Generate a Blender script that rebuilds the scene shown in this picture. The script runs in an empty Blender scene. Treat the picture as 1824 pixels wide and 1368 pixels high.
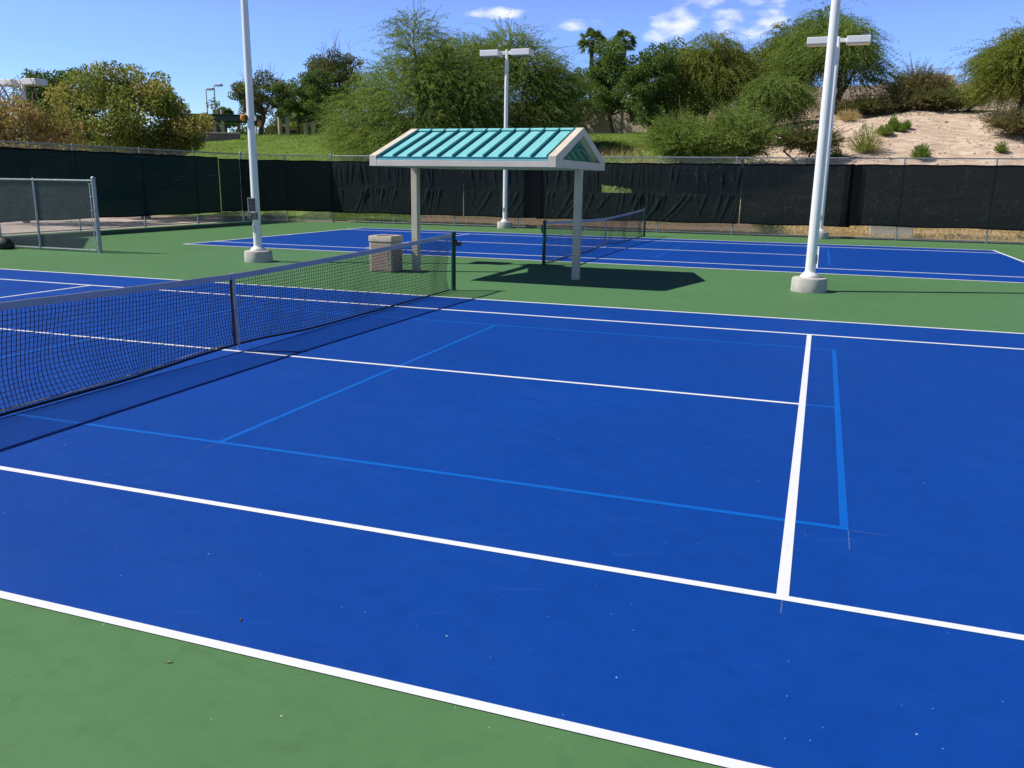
import bpy, math, random
import numpy as np
from mathutils import Vector, Matrix

scene = bpy.context.scene
C = scene.collection
R = math.radians

# ------------------------------------------------------------------ camera
cam_data = bpy.data.cameras.new('camera')
cam = bpy.data.objects.new('camera', cam_data)
C.objects.link(cam)
rt = Vector((0.9410104, 0.3380911, 0.0139231))
up = Vector((-0.0914511, 0.2144900, 0.9724355))
fw = Vector((-0.3257854, 0.9163452, -0.2327561))
M = Matrix((rt, up, -fw)).transposed().to_4x4()
M.translation = Vector((6.38107, -8.19588, 2.01033))
cam.matrix_world = M
cam_data.sensor_fit = 'HORIZONTAL'
cam_data.sensor_width = 36.0
cam_data.lens = 1509.4755 / 1824 * 36.0
cam_data.clip_start = 0.05
cam_data.clip_end = 3000
scene.camera = cam

# ------------------------------------------------------------------ exposure
vs = scene.view_settings
vs.view_transform = 'Standard'
vs.look = 'None'
vs.exposure = 0.32
vs.gamma = 1.0
vs.use_curve_mapping = False

# ------------------------------------------------------------------ sun
SUN_EL = R(48.7)
SUN_H = Vector((-0.929, -0.370, 0)).normalized()          # horizontal direction towards the sun
sd = bpy.data.lights.new('sun', 'SUN')
sd.energy = 4.6
sd.angle = R(0.53)
sd.color = (1.0, 0.955, 0.88)
sun = bpy.data.objects.new('sun', sd)
C.objects.link(sun)
to_sun = Vector((SUN_H.x * math.cos(SUN_EL), SUN_H.y * math.cos(SUN_EL), math.sin(SUN_EL)))
sun.rotation_euler = (-to_sun).to_track_quat('-Z', 'Y').to_euler()

# ------------------------------------------------------------------ sky and clouds
world = bpy.data.worlds.new('World')
scene.world = world
world.use_nodes = True
wt = world.node_tree
wt.nodes.clear()
SKY = 0.15


def wn(t, **k):
    n = wt.nodes.new(t)
    for a, b in k.items():
        setattr(n, a, b)
    return n


wout = wn('ShaderNodeOutputWorld')
sky = wn('ShaderNodeTexSky', sky_type='NISHITA', sun_disc=False)
sky.sun_elevation = SUN_EL
sky.sun_rotation = math.atan2(SUN_H.x, SUN_H.y) % (2 * math.pi)
sky.altitude = 1500
sky.air_density = 1.0
sky.dust_density = 0.25
sky.ozone_density = 3.0
hs = wn('ShaderNodeHueSaturation')
hs.inputs['Saturation'].default_value = 1.3
hs.inputs['Hue'].default_value = 0.528
hs.inputs['Value'].default_value = 1.22
wt.links.new(sky.outputs[0], hs.inputs['Color'])
bg = wn('ShaderNodeBackground')
bg.inputs['Strength'].default_value = SKY
cb = wn('ShaderNodeBackground')
cb.inputs['Color'].default_value = (0.93, 0.95, 1.0, 1)
cb.inputs['Strength'].default_value = 0.92
tc = wn('ShaderNodeTexCoord')


def wmath(op, a, b=None, c=None):
    n = wn('ShaderNodeMath', operation=op)
    for i, x in enumerate((a, b, c)):
        if x is None:
            continue
        if isinstance(x, (int, float)):
            n.inputs[i].default_value = x
        else:
            wt.links.new(x, n.inputs[i])
    return n.outputs[0]


def wdot(vec):
    n = wn('ShaderNodeVectorMath', operation='DOT_PRODUCT')
    wt.links.new(tc.outputs['Generated'], n.inputs[0])
    n.inputs[1].default_value = vec
    return n.outputs['Value']


CLOUDS = [((-0.159, 0.973, 0.166), 0.034, 0.019, 1.0), ((-0.1093, 0.980, 0.166), 0.032, 0.016, 0.95),
          ((-0.078, 0.983, 0.163), 0.026, 0.015, 0.95), ((-0.188, 0.970, 0.153), 0.016, 0.010, 0.75),
          ((-0.354, 0.918, 0.1765), 0.036, 0.006, 0.8), ((-0.266, 0.949, 0.166), 0.030, 0.007, 0.72),
          ((-0.139, 0.972, 0.1885), 0.040, 0.010, 0.75), ((-0.085, 0.979, 0.190), 0.040, 0.011, 0.85),
          ((-0.20, 0.965, 0.21), 0.07, 0.012, 0.7), ((0.05, 0.98, 0.25), 0.09, 0.02, 0.7)]
# the sky is brightest low down and deepens towards the zenith
sepz = wn('ShaderNodeSeparateXYZ')
wt.links.new(tc.outputs['Generated'], sepz.inputs[0])
zr_ = wn('ShaderNodeMapRange', interpolation_type='SMOOTHSTEP')
wt.links.new(sepz.outputs[2], zr_.inputs['Value'])
zr_.inputs['From Min'].default_value = 0.05
zr_.inputs['From Max'].default_value = 0.55
zr_.inputs['To Min'].default_value = 1.05
zr_.inputs['To Max'].default_value = 0.13
zs_ = wn('ShaderNodeMapRange')
wt.links.new(sepz.outputs[2], zs_.inputs['Value'])
zs_.inputs['From Min'].default_value = 0.03
zs_.inputs['From Max'].default_value = 0.20
zs_.inputs['To Min'].default_value = 1.5
zs_.inputs['To Max'].default_value = 1.20
wt.links.new(zs_.outputs[0], hs.inputs['Saturation'])
zm = wn('ShaderNodeMix', data_type='RGBA', blend_type='MULTIPLY')
zm.inputs[0].default_value = 1.0
wt.links.new(hs.outputs[0], zm.inputs[6])
zl_ = wn('ShaderNodeMapRange')
wt.links.new(sepz.outputs[2], zl_.inputs['Value'])
zl_.inputs['From Min'].default_value = 0.0
zl_.inputs['From Max'].default_value = 0.16
zl_.inputs['To Min'].default_value = 0.52
zl_.inputs['To Max'].default_value = 1.0
wt.links.new(wmath('MULTIPLY', zr_.outputs[0], zl_.outputs[0]), zm.inputs[7])
wt.links.new(zm.outputs[2], bg.inputs['Color'])
tot = None
for c, sx, sy, amp in CLOUDS:
    c = Vector(c).normalized()
    r_ = c.cross(Vector((0, 0, 1))).normalized()
    u_ = r_.cross(c).normalized()
    a = wmath('MULTIPLY', wdot(r_), 1.15 / sx)
    b = wmath('MULTIPLY', wdot(u_), 1.15 / sy)
    d2 = wmath('ADD', wmath('MULTIPLY', a, a), wmath('MULTIPLY', b, b))
    g = wmath('MULTIPLY', wmath('MAXIMUM', wmath('SUBTRACT', 1.0, wmath('MULTIPLY', d2, 0.55)), -1.5), amp)
    fr = wmath('GREATER_THAN', wdot(c), 0.5)
    g = wmath('SUBTRACT', wmath('MULTIPLY', wmath('ADD', g, 2.0), fr), 2.0)
    tot = g if tot is None else wmath('MAXIMUM', tot, g)
wmap = wn('ShaderNodeMapping')
wmap.inputs['Scale'].default_value = (1, 1, 2.2)
wt.links.new(tc.outputs['Generated'], wmap.inputs[0])
wnz = wn('ShaderNodeTexNoise')
wnz.inputs['Scale'].default_value = 30
wnz.inputs['Detail'].default_value = 7
wnz.inputs['Roughness'].default_value = 0.5
wt.links.new(wmap.outputs[0], wnz.inputs['Vector'])
dens = wmath('ADD', tot, wmath('MULTIPLY', wmath('SUBTRACT', wnz.outputs['Fac'], 0.54), 3.4))
mr = wn('ShaderNodeMapRange', interpolation_type='SMOOTHSTEP')
mr.inputs['From Min'].default_value = 0.05
mr.inputs['From Max'].default_value = 1.3
mr.inputs['To Max'].default_value = 0.85
wt.links.new(dens, mr.inputs['Value'])
mixw = wn('ShaderNodeMixShader')
wt.links.new(mr.outputs[0], mixw.inputs['Fac'])
wt.links.new(bg.outputs[0], mixw.inputs[1])
wt.links.new(cb.outputs[0], mixw.inputs[2])
wt.links.new(mixw.outputs[0], wout.inputs['Surface'])


# ================================================================== helpers
def tag(o, label=None, cat=None, group=None, kind=None):
    if label: o['label'] = label
    if cat: o['category'] = cat
    if group: o['group'] = group
    if kind: o['kind'] = kind
    return o


def empty(name, loc=(0, 0, 0), rz=0.0):
    o = bpy.data.objects.new(name, None)
    o.empty_display_size = 0.2
    C.objects.link(o)
    o.location = loc
    o.rotation_euler = (0, 0, rz)
    return o


def kids(o):
    return [c for c in bpy.data.objects if c.parent == o]


def copy_tree(o, parent=None):
    ch = kids(o)
    c = o.copy()
    C.objects.link(c)
    c.parent = parent
    for k in ch:
        copy_tree(k, c)
    return c


class MB:
    """collects shapes, then links them as ONE mesh object"""

    def __init__(self):
        self.v, self.f, self.n = [], [], 0

    def add(self, verts, faces):
        verts = np.asarray(verts, float).reshape(-1, 3)
        self.v.append(verts)
        n = self.n
        self.f += [tuple(int(i) + n for i in f) for f in faces]
        self.n += len(verts)
        return self

    def box(self, lo, hi, rz=0.0, piv=(0, 0)):
        x0, y0, z0 = lo
        x1, y1, z1 = hi
        v = np.array([(x0, y0, z0), (x1, y0, z0), (x1, y1, z0), (x0, y1, z0), (x0, y0, z1), (x1, y0, z1), (x1, y1, z1), (x0, y1, z1)], float)
        if rz:
            c, s = math.cos(rz), math.sin(rz)
            p = v[:, :2] - piv
            v[:, 0] = p[:, 0] * c - p[:, 1] * s + piv[0]
            v[:, 1] = p[:, 0] * s + p[:, 1] * c + piv[1]
        return self.add(v, [(3, 2, 1, 0), (4, 5, 6, 7), (0, 1, 5, 4), (1, 2, 6, 5), (2, 3, 7, 6), (3, 0, 4, 7)])

    def tube(self, pts, rad, n=8, caps=True):
        pts = [Vector(p) for p in pts]
        if isinstance(rad, (int, float)):
            rad = [rad] * len(pts)
        vs_, fs = [], []
        prev = None
        for i, p in enumerate(pts):
            d = (pts[min(i + 1, len(pts) - 1)] - pts[max(i - 1, 0)]).normalized()
            if prev is None:
                a = d.cross(Vector((0, 0, 1)))
                if a.length < 1e-3:
                    a = d.cross(Vector((0, 1, 0)))
                a.normalize()
            else:
                a = (prev - d * prev.dot(d)).normalized()
            prev = a
            b = d.cross(a)
            for k in range(n):
                t = 2 * math.pi * k / n
                vs_.append(p + (a * math.cos(t) + b * math.sin(t)) * rad[i])
        for i in range(len(pts) - 1):
            for k in range(n):
                k2 = (k + 1) % n
                fs.append((i * n + k, i * n + k2, (i + 1) * n + k2, (i + 1) * n + k))
        if caps:
            fs.append(tuple(range(n - 1, -1, -1)))
            fs.append(tuple((len(pts) - 1) * n + k for k in range(n)))
        return self.add([tuple(x) for x in vs_], fs)

    def lathe(self, prof, c=(0, 0, 0), n=24, jitter=None):
        """prof: (radius, z) from bottom to top"""
        vs_, fs = [], []
        for r, z in prof:
            for k in range(n):
                t = 2 * math.pi * (k + 0.5) / n
                vs_.append((c[0] + r * math.cos(t), c[1] + r * math.sin(t), c[2] + z))
        m = len(prof)
        for i in range(m - 1):
            for k in range(n):
                k2 = (k + 1) % n
                fs.append((i * n + k, i * n + k2, (i + 1) * n + k2, (i + 1) * n + k))
        fs.append(tuple(range(n - 1, -1, -1)))
        fs.append(tuple((m - 1) * n + k for k in range(n)))
        return self.add(vs_, fs)

    def prism(self, poly, axis, a, b):
        """extrude a polygon given in the two other axes along axis (0 x, 1 y, 2 z) from a to b"""
        n = len(poly)
        vs_ = []
        for t in (a, b):
            for p in poly:
                q = list(p)
                q.insert(axis, t)
                vs_.append(q)
        fs = [tuple(range(n - 1, -1, -1)), tuple(range(n, 2 * n))]
        fs += [(i, (i + 1) % n, n + (i + 1) % n, n + i) for i in range(n)]
        return self.add(vs_, fs)

    def build(self, name, mat, parent=None, smooth=False, bevel=0.0, seg=2):
        me = bpy.data.meshes.new(name)
        me.from_pydata(np.concatenate(self.v).tolist(), [], self.f)
        me.materials.append(mat)
        import bmesh
        bm = bmesh.new()
        bm.from_mesh(me)
        bmesh.ops.recalc_face_normals(bm, faces=bm.faces)
        if bevel:
            es = [e for e in bm.edges if len(e.link_faces) == 2 and e.calc_face_angle(0) > 0.5]
            bmesh.ops.bevel(bm, geom=es, offset=bevel, segments=seg, affect='EDGES', profile=0.5)
        bm.to_mesh(me)
        bm.free()
        if smooth:
            me.polygons.foreach_set('use_smooth', [True] * len(me.polygons))
            if smooth != 'all':
                me.set_sharp_from_angle(angle=R(40))
        o = bpy.data.objects.new(name, me)
        C.objects.link(o)
        o.parent = parent
        return o


def quads_object(name, verts, mat, parent=None, tint=None, smooth=False):
    """verts (N,4,3): N loose quads"""
    n = len(verts)
    me = bpy.data.meshes.new(name)
    me.vertices.add(n * 4)
    me.vertices.foreach_set('co', np.ascontiguousarray(verts, dtype=np.float32).ravel())
    me.loops.add(n * 4)
    me.loops.foreach_set('vertex_index', np.arange(n * 4, dtype=np.int32))
    me.polygons.add(n)
    me.polygons.foreach_set('loop_start', np.arange(0, n * 4, 4, dtype=np.int32))
    me.update(calc_edges=True)
    if tint is not None:
        at = me.attributes.new('tint', 'FLOAT', 'FACE')
        at.data.foreach_set('value', np.asarray(tint, dtype=np.float32))
    me.materials.append(mat)
    o = bpy.data.objects.new(name, me)
    C.objects.link(o)
    o.parent = parent
    return o


def seg_quads(A, B, r, n=4):
    """open n-sided tubes along segments A->B, as loose quads (N*n,4,3)"""
    A = np.asarray(A, float)
    B = np.asarray(B, float)
    d = B - A
    L = np.linalg.norm(d, axis=1, keepdims=True)
    d = d / np.maximum(L, 1e-9)
    ref = np.tile(np.array([0., 0., 1.]), (len(A), 1))
    ref[np.abs(d[:, 2]) > 0.95] = (1, 0, 0)
    a = np.cross(d, ref)
    a /= np.linalg.norm(a, axis=1, keepdims=True)
    b = np.cross(d, a)
    r = np.broadcast_to(np.asarray(r, float).reshape(-1, 1), (len(A), 1))
    out = []
    for k in range(n):
        t0, t1 = 2 * math.pi * k / n, 2 * math.pi * (k + 1) / n
        o0 = (a * math.cos(t0) + b * math.sin(t0)) * r
        o1 = (a * math.cos(t1) + b * math.sin(t1)) * r
        out.append(np.stack([A + o0, A + o1, B + o1, B + o0], axis=1))
    return np.concatenate(out)


def grid_object(name, P, mat, parent=None, smooth=True, mask=None):
    """P (ny,nx,3) surface"""
    ny, nx = P.shape[:2]
    me = bpy.data.meshes.new(name)
    idx = np.arange(ny * nx).reshape(ny, nx)
    q = np.stack([idx[:-1, :-1], idx[:-1, 1:], idx[1:, 1:], idx[1:, :-1]], axis=-1)
    if mask is not None:
        q = q[~mask]
    q = q.reshape(-1, 4)
    me.vertices.add(ny * nx)
    me.vertices.foreach_set('co', P.astype(np.float32).ravel())
    me.loops.add(len(q) * 4)
    me.loops.foreach_set('vertex_index', q.astype(np.int32).ravel())
    me.polygons.add(len(q))
    me.polygons.foreach_set('loop_start', np.arange(0, len(q) * 4, 4, dtype=np.int32))
    if smooth:
        me.polygons.foreach_set('use_smooth', np.ones(len(q), dtype=bool))
    me.update(calc_edges=True)
    me.materials.append(mat)
    o = bpy.data.objects.new(name, me)
    C.objects.link(o)
    o.parent = parent
    return o


# ------------------------------------------------------------------ materials
class NT:
    def __init__(self, name):
        self.m = bpy.data.materials.new(name)
        self.m.use_nodes = True
        self.t = self.m.node_tree
        self.b = self.t.nodes['Principled BSDF']
        self.out = self.t.nodes['Material Output']
        self._geo = None

    def n(self, typ, ins=None, **k):
        x = self.t.nodes.new(typ)
        for a, b in k.items():
            setattr(x, a, b)
        for a, b in (ins or {}).items():
            if isinstance(b, bpy.types.NodeSocket):
                self.t.links.new(b, x.inputs[a])
            else:
                x.inputs[a].default_value = b
        return x

    def pos(self):
        if self._geo is None:
            self._geo = self.n('ShaderNodeNewGeometry')
        return self._geo.outputs['Position']

    def obj(self):
        return self.n('ShaderNodeTexCoord').outputs['Object']

    def mapped(self, src, scale, rot=(0, 0, 0)):
        # turn first, stretch after
        if any(rot):
            src = self.n('ShaderNodeMapping', {'Vector': src, 'Rotation': rot}).outputs[0]
        return self.n('ShaderNodeMapping', {'Vector': src, 'Scale': scale}).outputs[0]

    def noise(self, src, scale, detail=3, rough=0.55):
        return self.n('ShaderNodeTexNoise', {'Vector': src, 'Scale': scale, 'Detail': detail, 'Roughness': rough}).outputs['Fac']

    def ramp(self, fac, stops):
        r = self.n('ShaderNodeValToRGB', {'Fac': fac})
        e = r.color_ramp.elements
        while len(e) < len(stops):
            e.new(0.5)
        for x, (p, c) in zip(e, stops):
            x.position = p
            x.color = (*c, 1) if len(c) == 3 else c
        return r.outputs['Color']

    def mix(self, fac, a, b, blend='MIX'):
        x = self.n('ShaderNodeMix', data_type='RGBA', blend_type=blend)
        for s, v in ((x.inputs[0], fac), (x.inputs[6], a), (x.inputs[7], b)):
            if isinstance(v, bpy.types.NodeSocket):
                self.t.links.new(v, s)
            elif isinstance(v, (int, float)):
                s.default_value = v
            else:
                s.default_value = (*v, 1)
        return x.outputs[2]

    def math(self, op, a, b=0.0, clamp=False):
        x = self.n('ShaderNodeMath', operation=op, use_clamp=clamp)
        for i, v in enumerate((a, b)):
            if isinstance(v, bpy.types.NodeSocket):
                self.t.links.new(v, x.inputs[i])
            else:
                x.inputs[i].default_value = v
        return x.outputs[0]

    def mr(self, v, a, b, c=0.0, d=1.0):
        return self.n('ShaderNodeMapRange', {'Value': v, 'From Min': a, 'From Max': b, 'To Min': c, 'To Max': d}).outputs[0]

    def base(self, c):
        if isinstance(c, bpy.types.NodeSocket):
            self.t.links.new(c, self.b.inputs['Base Color'])
        else:
            self.b.inputs['Base Color'].default_value = (*c, 1)

    def bump(self, h, dist=0.01, strength=0.5):
        x = self.n('ShaderNodeBump', {'Height': h, 'Distance': dist, 'Strength': strength})
        self.t.links.new(x.outputs[0], self.b.inputs['Normal'])

    def set(self, **k):
        for a, b in k.items():
            a = a.replace('_', ' ')
            if isinstance(b, bpy.types.NodeSocket):
                self.t.links.new(b, self.b.inputs[a])
            else:
                self.b.inputs[a].default_value = b
        return self


def simple(name, col, rough=0.5, metal=0.0, var=0.12, scale=6.0, bump=0.0, bscale=60, spec=0.5):
    k = NT(name)
    src = k.obj()
    f = k.noise(src, scale, 4)
    lo = tuple(c * (1 - var) for c in col)
    hi = tuple(min(c * (1 + var), 0.95) for c in col)
    k.base(k.ramp(f, [(0.3, lo), (0.7, hi)]))
    k.set(Roughness=k.mr(f, 0.2, 0.8, rough * 0.85, min(rough * 1.15, 1)), Metallic=metal)
    k.b.inputs['Specular IOR Level'].default_value = spec
    if bump:
        k.bump(k.noise(src, bscale, 3), bump, 0.6)
    return k.m


def court_material(name, col, rough, dust, speck=0.62):
    k = NT(name)
    p = k.pos()
    big = k.noise(p, 0.35, 4, 0.6)
    mid = k.noise(k.mapped(p, (1.0, 3.4, 1), (0, 0, 0.5)), 0.9, 5, 0.6)
    fine = k.noise(p, 260, 2)
    lo = tuple(c * 0.90 for c in col)
    hi = tuple(c * 1.08 for c in col)
    c = k.ramp(big, [(0.3, lo), (0.7, hi)])
    c = k.mix(k.mr(mid, 0.52, 0.85, 0, 0.22), c, dust)
    c = k.mix(k.mr(fine, 0.35, 0.75, 0.0, 0.48), c, tuple(min(x * 1.6 + 0.003, 1) for x in col))
    blot = k.noise(p, 5.5, 6, 0.7)
    c = k.mix(k.mr(blot, 0.48, 0.70, 0.0, 0.45), c, tuple(x * 0.76 for x in col))
    c = k.mix(k.mr(k.noise(k.mapped(p, (1, 1, 1), (0, 0, 1.1)), 1.7, 7, 0.72), 0.56, 0.74, 0.0, 0.28), c, tuple(min(x * 1.25 + 0.006, 1) for x in col))
    # scuffs: long thin pale marks
    sc = k.noise(k.mapped(p, (0.7, 9, 1), (0, 0, -0.35)), 1.6, 6, 0.7)
    c = k.mix(k.mr(sc, 0.62, 0.78, 0, 0.34), c, tuple(min(x * 1.4 + 0.06, 1) for x in col))
    # specks of grit and chipped paint
    for s, thr, seedv, amt in ((2.6, 0.013, 0.76, 0.6), (7.3, 0.026, 0.86, 0.4)):
        vo = k.n('ShaderNodeTexVoronoi', {'Vector': p, 'Scale': s}, voronoi_dimensions='2D')
        sep = k.n('ShaderNodeSeparateColor', {'Color': vo.outputs['Color']})
        on = k.math('MULTIPLY', k.math('LESS_THAN', vo.outputs['Distance'], k.math('MULTIPLY', sep.outputs[1], thr)),
                    k.math('GREATER_THAN', sep.outputs[0], seedv))
        c = k.mix(k.math('MULTIPLY', on, amt), c, (0.62, 0.66, 0.72))
    k.base(c)
    k.set(Roughness=k.mr(mid, 0.3, 0.8, rough, rough + 0.12))
    k.b.inputs['Specular IOR Level'].default_value = 0.18
    k.bump(k.math('ADD', k.noise(p, 420, 2), k.math('MULTIPLY', k.noise(p, 90, 3), 0.8)), 0.0018, 0.7)
    return k.m


M_green = court_material('court_green', (0.074, 0.174, 0.068), 0.58, (0.115, 0.20, 0.105))
M_blue = court_material('court_blue', (0.0004, 0.045, 0.272), 0.52, (0.010, 0.072, 0.29))


def paint_material(name, col, var, chipc, rough=0.6):
    k = NT(name)
    p = k.pos()
    f = k.noise(p, 9, 5, 0.65)
    fine = k.noise(p, 230, 2)
    lo = tuple(c * (1 - var) for c in col)
    c = k.ramp(f, [(0.25, lo), (0.6, col)])
    c = k.mix(k.mr(fine, 0.62, 0.8, 0, 0.35), c, tuple(x * 0.6 for x in col))
    chip = k.noise(p, 46, 6, 0.75)
    c = k.mix(k.mr(chip, 0.66, 0.74, 0, 0.55), c, chipc)
    c = k.mix(k.mr(k.noise(p, 2.1, 5, 0.7), 0.55, 0.75, 0, 0.30), c, tuple(x * 0.80 for x in col))
    k.base(c)
    k.set(Roughness=rough)
    k.b.inputs['Specular IOR Level'].default_value = 0.2
    k.bump(fine, 0.001, 0.5)
    return k.m


M_line = paint_material('white_line_paint', (0.72, 0.745, 0.79), 0.07, (0.22, 0.28, 0.42))
M_pickle = paint_material('pale_blue_line_paint', (0.0005, 0.108, 0.50), 0.10, (0.001, 0.055, 0.30))

M_dustline = simple('chalk_dust', (0.06, 0.125, 0.37), 0.9, var=0.4, scale=30)
M_white = simple('white_painted_steel', (0.80, 0.79, 0.77), 0.38, var=0.05, scale=2)
M_concrete = simple('concrete', (0.44, 0.42, 0.38), 0.85, var=0.18, scale=7, bump=0.004, bscale=45)
M_cream = simple('cream_painted_steel', (0.67, 0.595, 0.49), 0.5, var=0.08, scale=3)
M_post = simple('tan_painted_steel', (0.52, 0.455, 0.36), 0.5, var=0.08, scale=3)
M_galv = simple('galvanised_steel', (0.30, 0.33, 0.35), 0.42, metal=0.55, var=0.2, scale=12)
M_wire = simple('galvanised_wire', (0.34, 0.37, 0.38), 0.5, metal=0.4, var=0.15, scale=3)
M_darkgreen = simple('dark_green_paint', (0.004, 0.040, 0.031), 0.5, var=0.2, scale=5, spec=0.25)
M_black = simple('black_plastic', (0.012, 0.013, 0.016), 0.45, var=0.3, scale=9)
M_cord = simple('black_net_cord', (0.010, 0.010, 0.014), 0.8, var=0.3, scale=9)
M_vinyl = simple('white_vinyl', (0.34, 0.37, 0.43), 0.5, var=0.10, scale=4, bump=0.002, bscale=30)
M_strap = simple('white_webbing', (0.38, 0.40, 0.45), 0.7, var=0.12, scale=14, bump=0.002, bscale=160)
M_seam = simple('brown_black_lacing', (0.045, 0.034, 0.030), 0.85, var=0.5, scale=60)
M_rope = simple('grey_rope', (0.36, 0.35, 0.36), 0.85, var=0.3, scale=40)
M_amber = NT('amber_lens')
M_amber.base((0.80, 0.30, 0.02))
M_amber.set(Roughness=0.2, Transmission_Weight=0.25)
M_amber = M_amber.m
M_lens = simple('lamp_glass', (0.42, 0.43, 0.44), 0.2, var=0.1)
M_sign = simple('black_sign_face', (0.012, 0.012, 0.018), 0.4, var=0.2)
M_signw = simple('white_sign_lettering', (0.55, 0.56, 0.60), 0.5, var=0.15, scale=60)
M_bark = simple('bark', (0.085, 0.062, 0.045), 0.9, var=0.4, scale=14, bump=0.02, bscale=25)
M_palebark = simple('pale_bare_twigs', (0.24, 0.17, 0.13), 0.9, var=0.3, scale=10)
M_bag = simple('black_nylon', (0.012, 0.012, 0.014), 0.6, var=0.4, scale=8, bump=0.01, bscale=20)


def roof_material():
    k = NT('turquoise_metal_roof')
    p = k.obj()
    st = k.noise(k.mapped(p, (60, 1.2, 1.2)), 1.0, 3)
    f = k.noise(p, 2.2, 4)
    c = k.ramp(f, [(0.3, (0.20, 0.58, 0.61)), (0.7, (0.26, 0.66, 0.69))])
    c = k.mix(k.mr(st, 0.35, 0.7, 0, 0.22), c, (0.15, 0.47, 0.50))
    k.base(c)
    k.set(Roughness=0.42)
    k.bump(st, 0.002, 0.3)
    return k.m


M_roof = roof_material()
M_trimshade = simple('deep_teal_trim_and_seam_shade', (0.015, 0.17, 0.19), 0.4, var=0.1)
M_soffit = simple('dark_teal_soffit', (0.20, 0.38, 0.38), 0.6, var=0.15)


def screen_material():
    k = NT('windscreen_fabric')
    p = k.pos()
    # woven rows, faint dust and pale scratches
    f = k.noise(p, 1.1, 5, 0.6)
    c = k.ramp(f, [(0.3, (0.0110, 0.0180, 0.0215)), (0.7, (0.0170, 0.0255, 0.0300))])
    rows = k.noise(k.mapped(p, (0.3, 0.3, 16)), 1.0, 3)
    c = k.mix(k.mr(rows, 0.5, 0.8, 0, 0.5), c, (0.010, 0.022, 0.022))
    for rot, sc in ((0.5, 1), (-0.8, 1.3), (1.9, 0.8)):
        m = k.mapped(p, (3.2 * sc, 1, 26 * sc), (0, rot, 0))
        s = k.noise(m, 1.0, 2, 0.5)
        w = k.noise(p, 0.5, 2)
        c = k.mix(k.math('MULTIPLY', k.mr(s, 0.655, 0.74, 0, 0.42), k.mr(w, 0.38, 0.58)), c, (0.14, 0.15, 0.15))
    sp = k.n('ShaderNodeSeparateXYZ', {'Vector': k.mapped(p, (1, 1, 0.6), (0, 0.6, 0))})
    cxy = k.n('ShaderNodeCombineXYZ', {'X': sp.outputs[0], 'Y': sp.outputs[2]}).outputs[0]
    vo = k.n('ShaderNodeTexVoronoi', {'Vector': cxy, 'Scale': 3.6}, voronoi_dimensions='2D')
    sep = k.n('ShaderNodeSeparateColor', {'Color': vo.outputs['Color']})
    on = k.math('MULTIPLY', k.math('LESS_THAN', vo.outputs['Distance'], k.math('MULTIPLY', sep.outputs[1], 0.07)), k.math('GREATER_THAN', sep.outputs[0], 0.7))
    c = k.mix(k.math('MULTIPLY', on, 0.4), c, (0.22, 0.23, 0.22))
    k.base(c)
    k.set(Roughness=0.85)
    k.b.inputs['Specular IOR Level'].default_value = 0.15
    tr = k.n('ShaderNodeBsdfTransparent')
    tl = k.n('ShaderNodeBsdfTranslucent', {'Color': (0.0018, 0.012, 0.013, 1)})
    m0 = k.n('ShaderNodeMixShader', {'Fac': 0.30})
    k.t.links.new(k.b.outputs[0], m0.inputs[1])
    k.t.links.new(tl.outputs[0], m0.inputs[2])
    mx = k.n('ShaderNodeMixShader', {'Fac': 0.012})
    k.t.links.new(m0.outputs[0], mx.inputs[1])
    k.t.links.new(tr.outputs[0], mx.inputs[2])
    k.t.links.new(mx.outputs[0], k.out.inputs['Surface'])
    return k.m


M_screen = screen_material()
M_screen2 = simple('doubled_windscreen_fabric', (0.0045, 0.005, 0.008), 0.9, var=0.3, scale=3, spec=0.1)


def aggregate_material():
    k = NT('pink_exposed_aggregate')
    p = k.obj()
    vo = k.n('ShaderNodeTexVoronoi', {'Vector': p, 'Scale': 110.0})
    c = k.ramp(k.n('ShaderNodeSeparateColor', {'Color': vo.outputs['Color']}).outputs[0],
               [(0.0, (0.31, 0.215, 0.175)), (0.5, (0.37, 0.265, 0.215)), (1.0, (0.43, 0.32, 0.265))])
    k.base(c)
    k.set(Roughness=0.85)
    k.bump(vo.outputs['Distance'], 0.003, 0.6)
    return k.m


M_aggr = aggregate_material()
M_binconc = simple('tan_cast_concrete', (0.50, 0.405, 0.315), 0.8, var=0.12, scale=10, bump=0.002, bscale=90)


def leaf_material(name, stops, trans=0.35):
    k = NT(name)
    at = k.n('ShaderNodeAttribute', attribute_name='tint')
    c = k.ramp(at.outputs['Fac'], stops)
    k.base(c)
    k.set(Roughness=0.55)
    k.b.inputs['Specular IOR Level'].default_value = 0.25
    tl = k.n('ShaderNodeBsdfTranslucent')
    k.t.links.new(k.mix(0.5, c, (0.20, 0.26, 0.02)), tl.inputs['Color'])
    mx = k.n('ShaderNodeMixShader', {'Fac': trans})
    k.t.links.new(k.b.outputs[0], mx.inputs[1])
    k.t.links.new(tl.outputs[0], mx.inputs[2])
    k.t.links.new(mx.outputs[0], k.out.inputs['Surface'])
    return k.m


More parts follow.
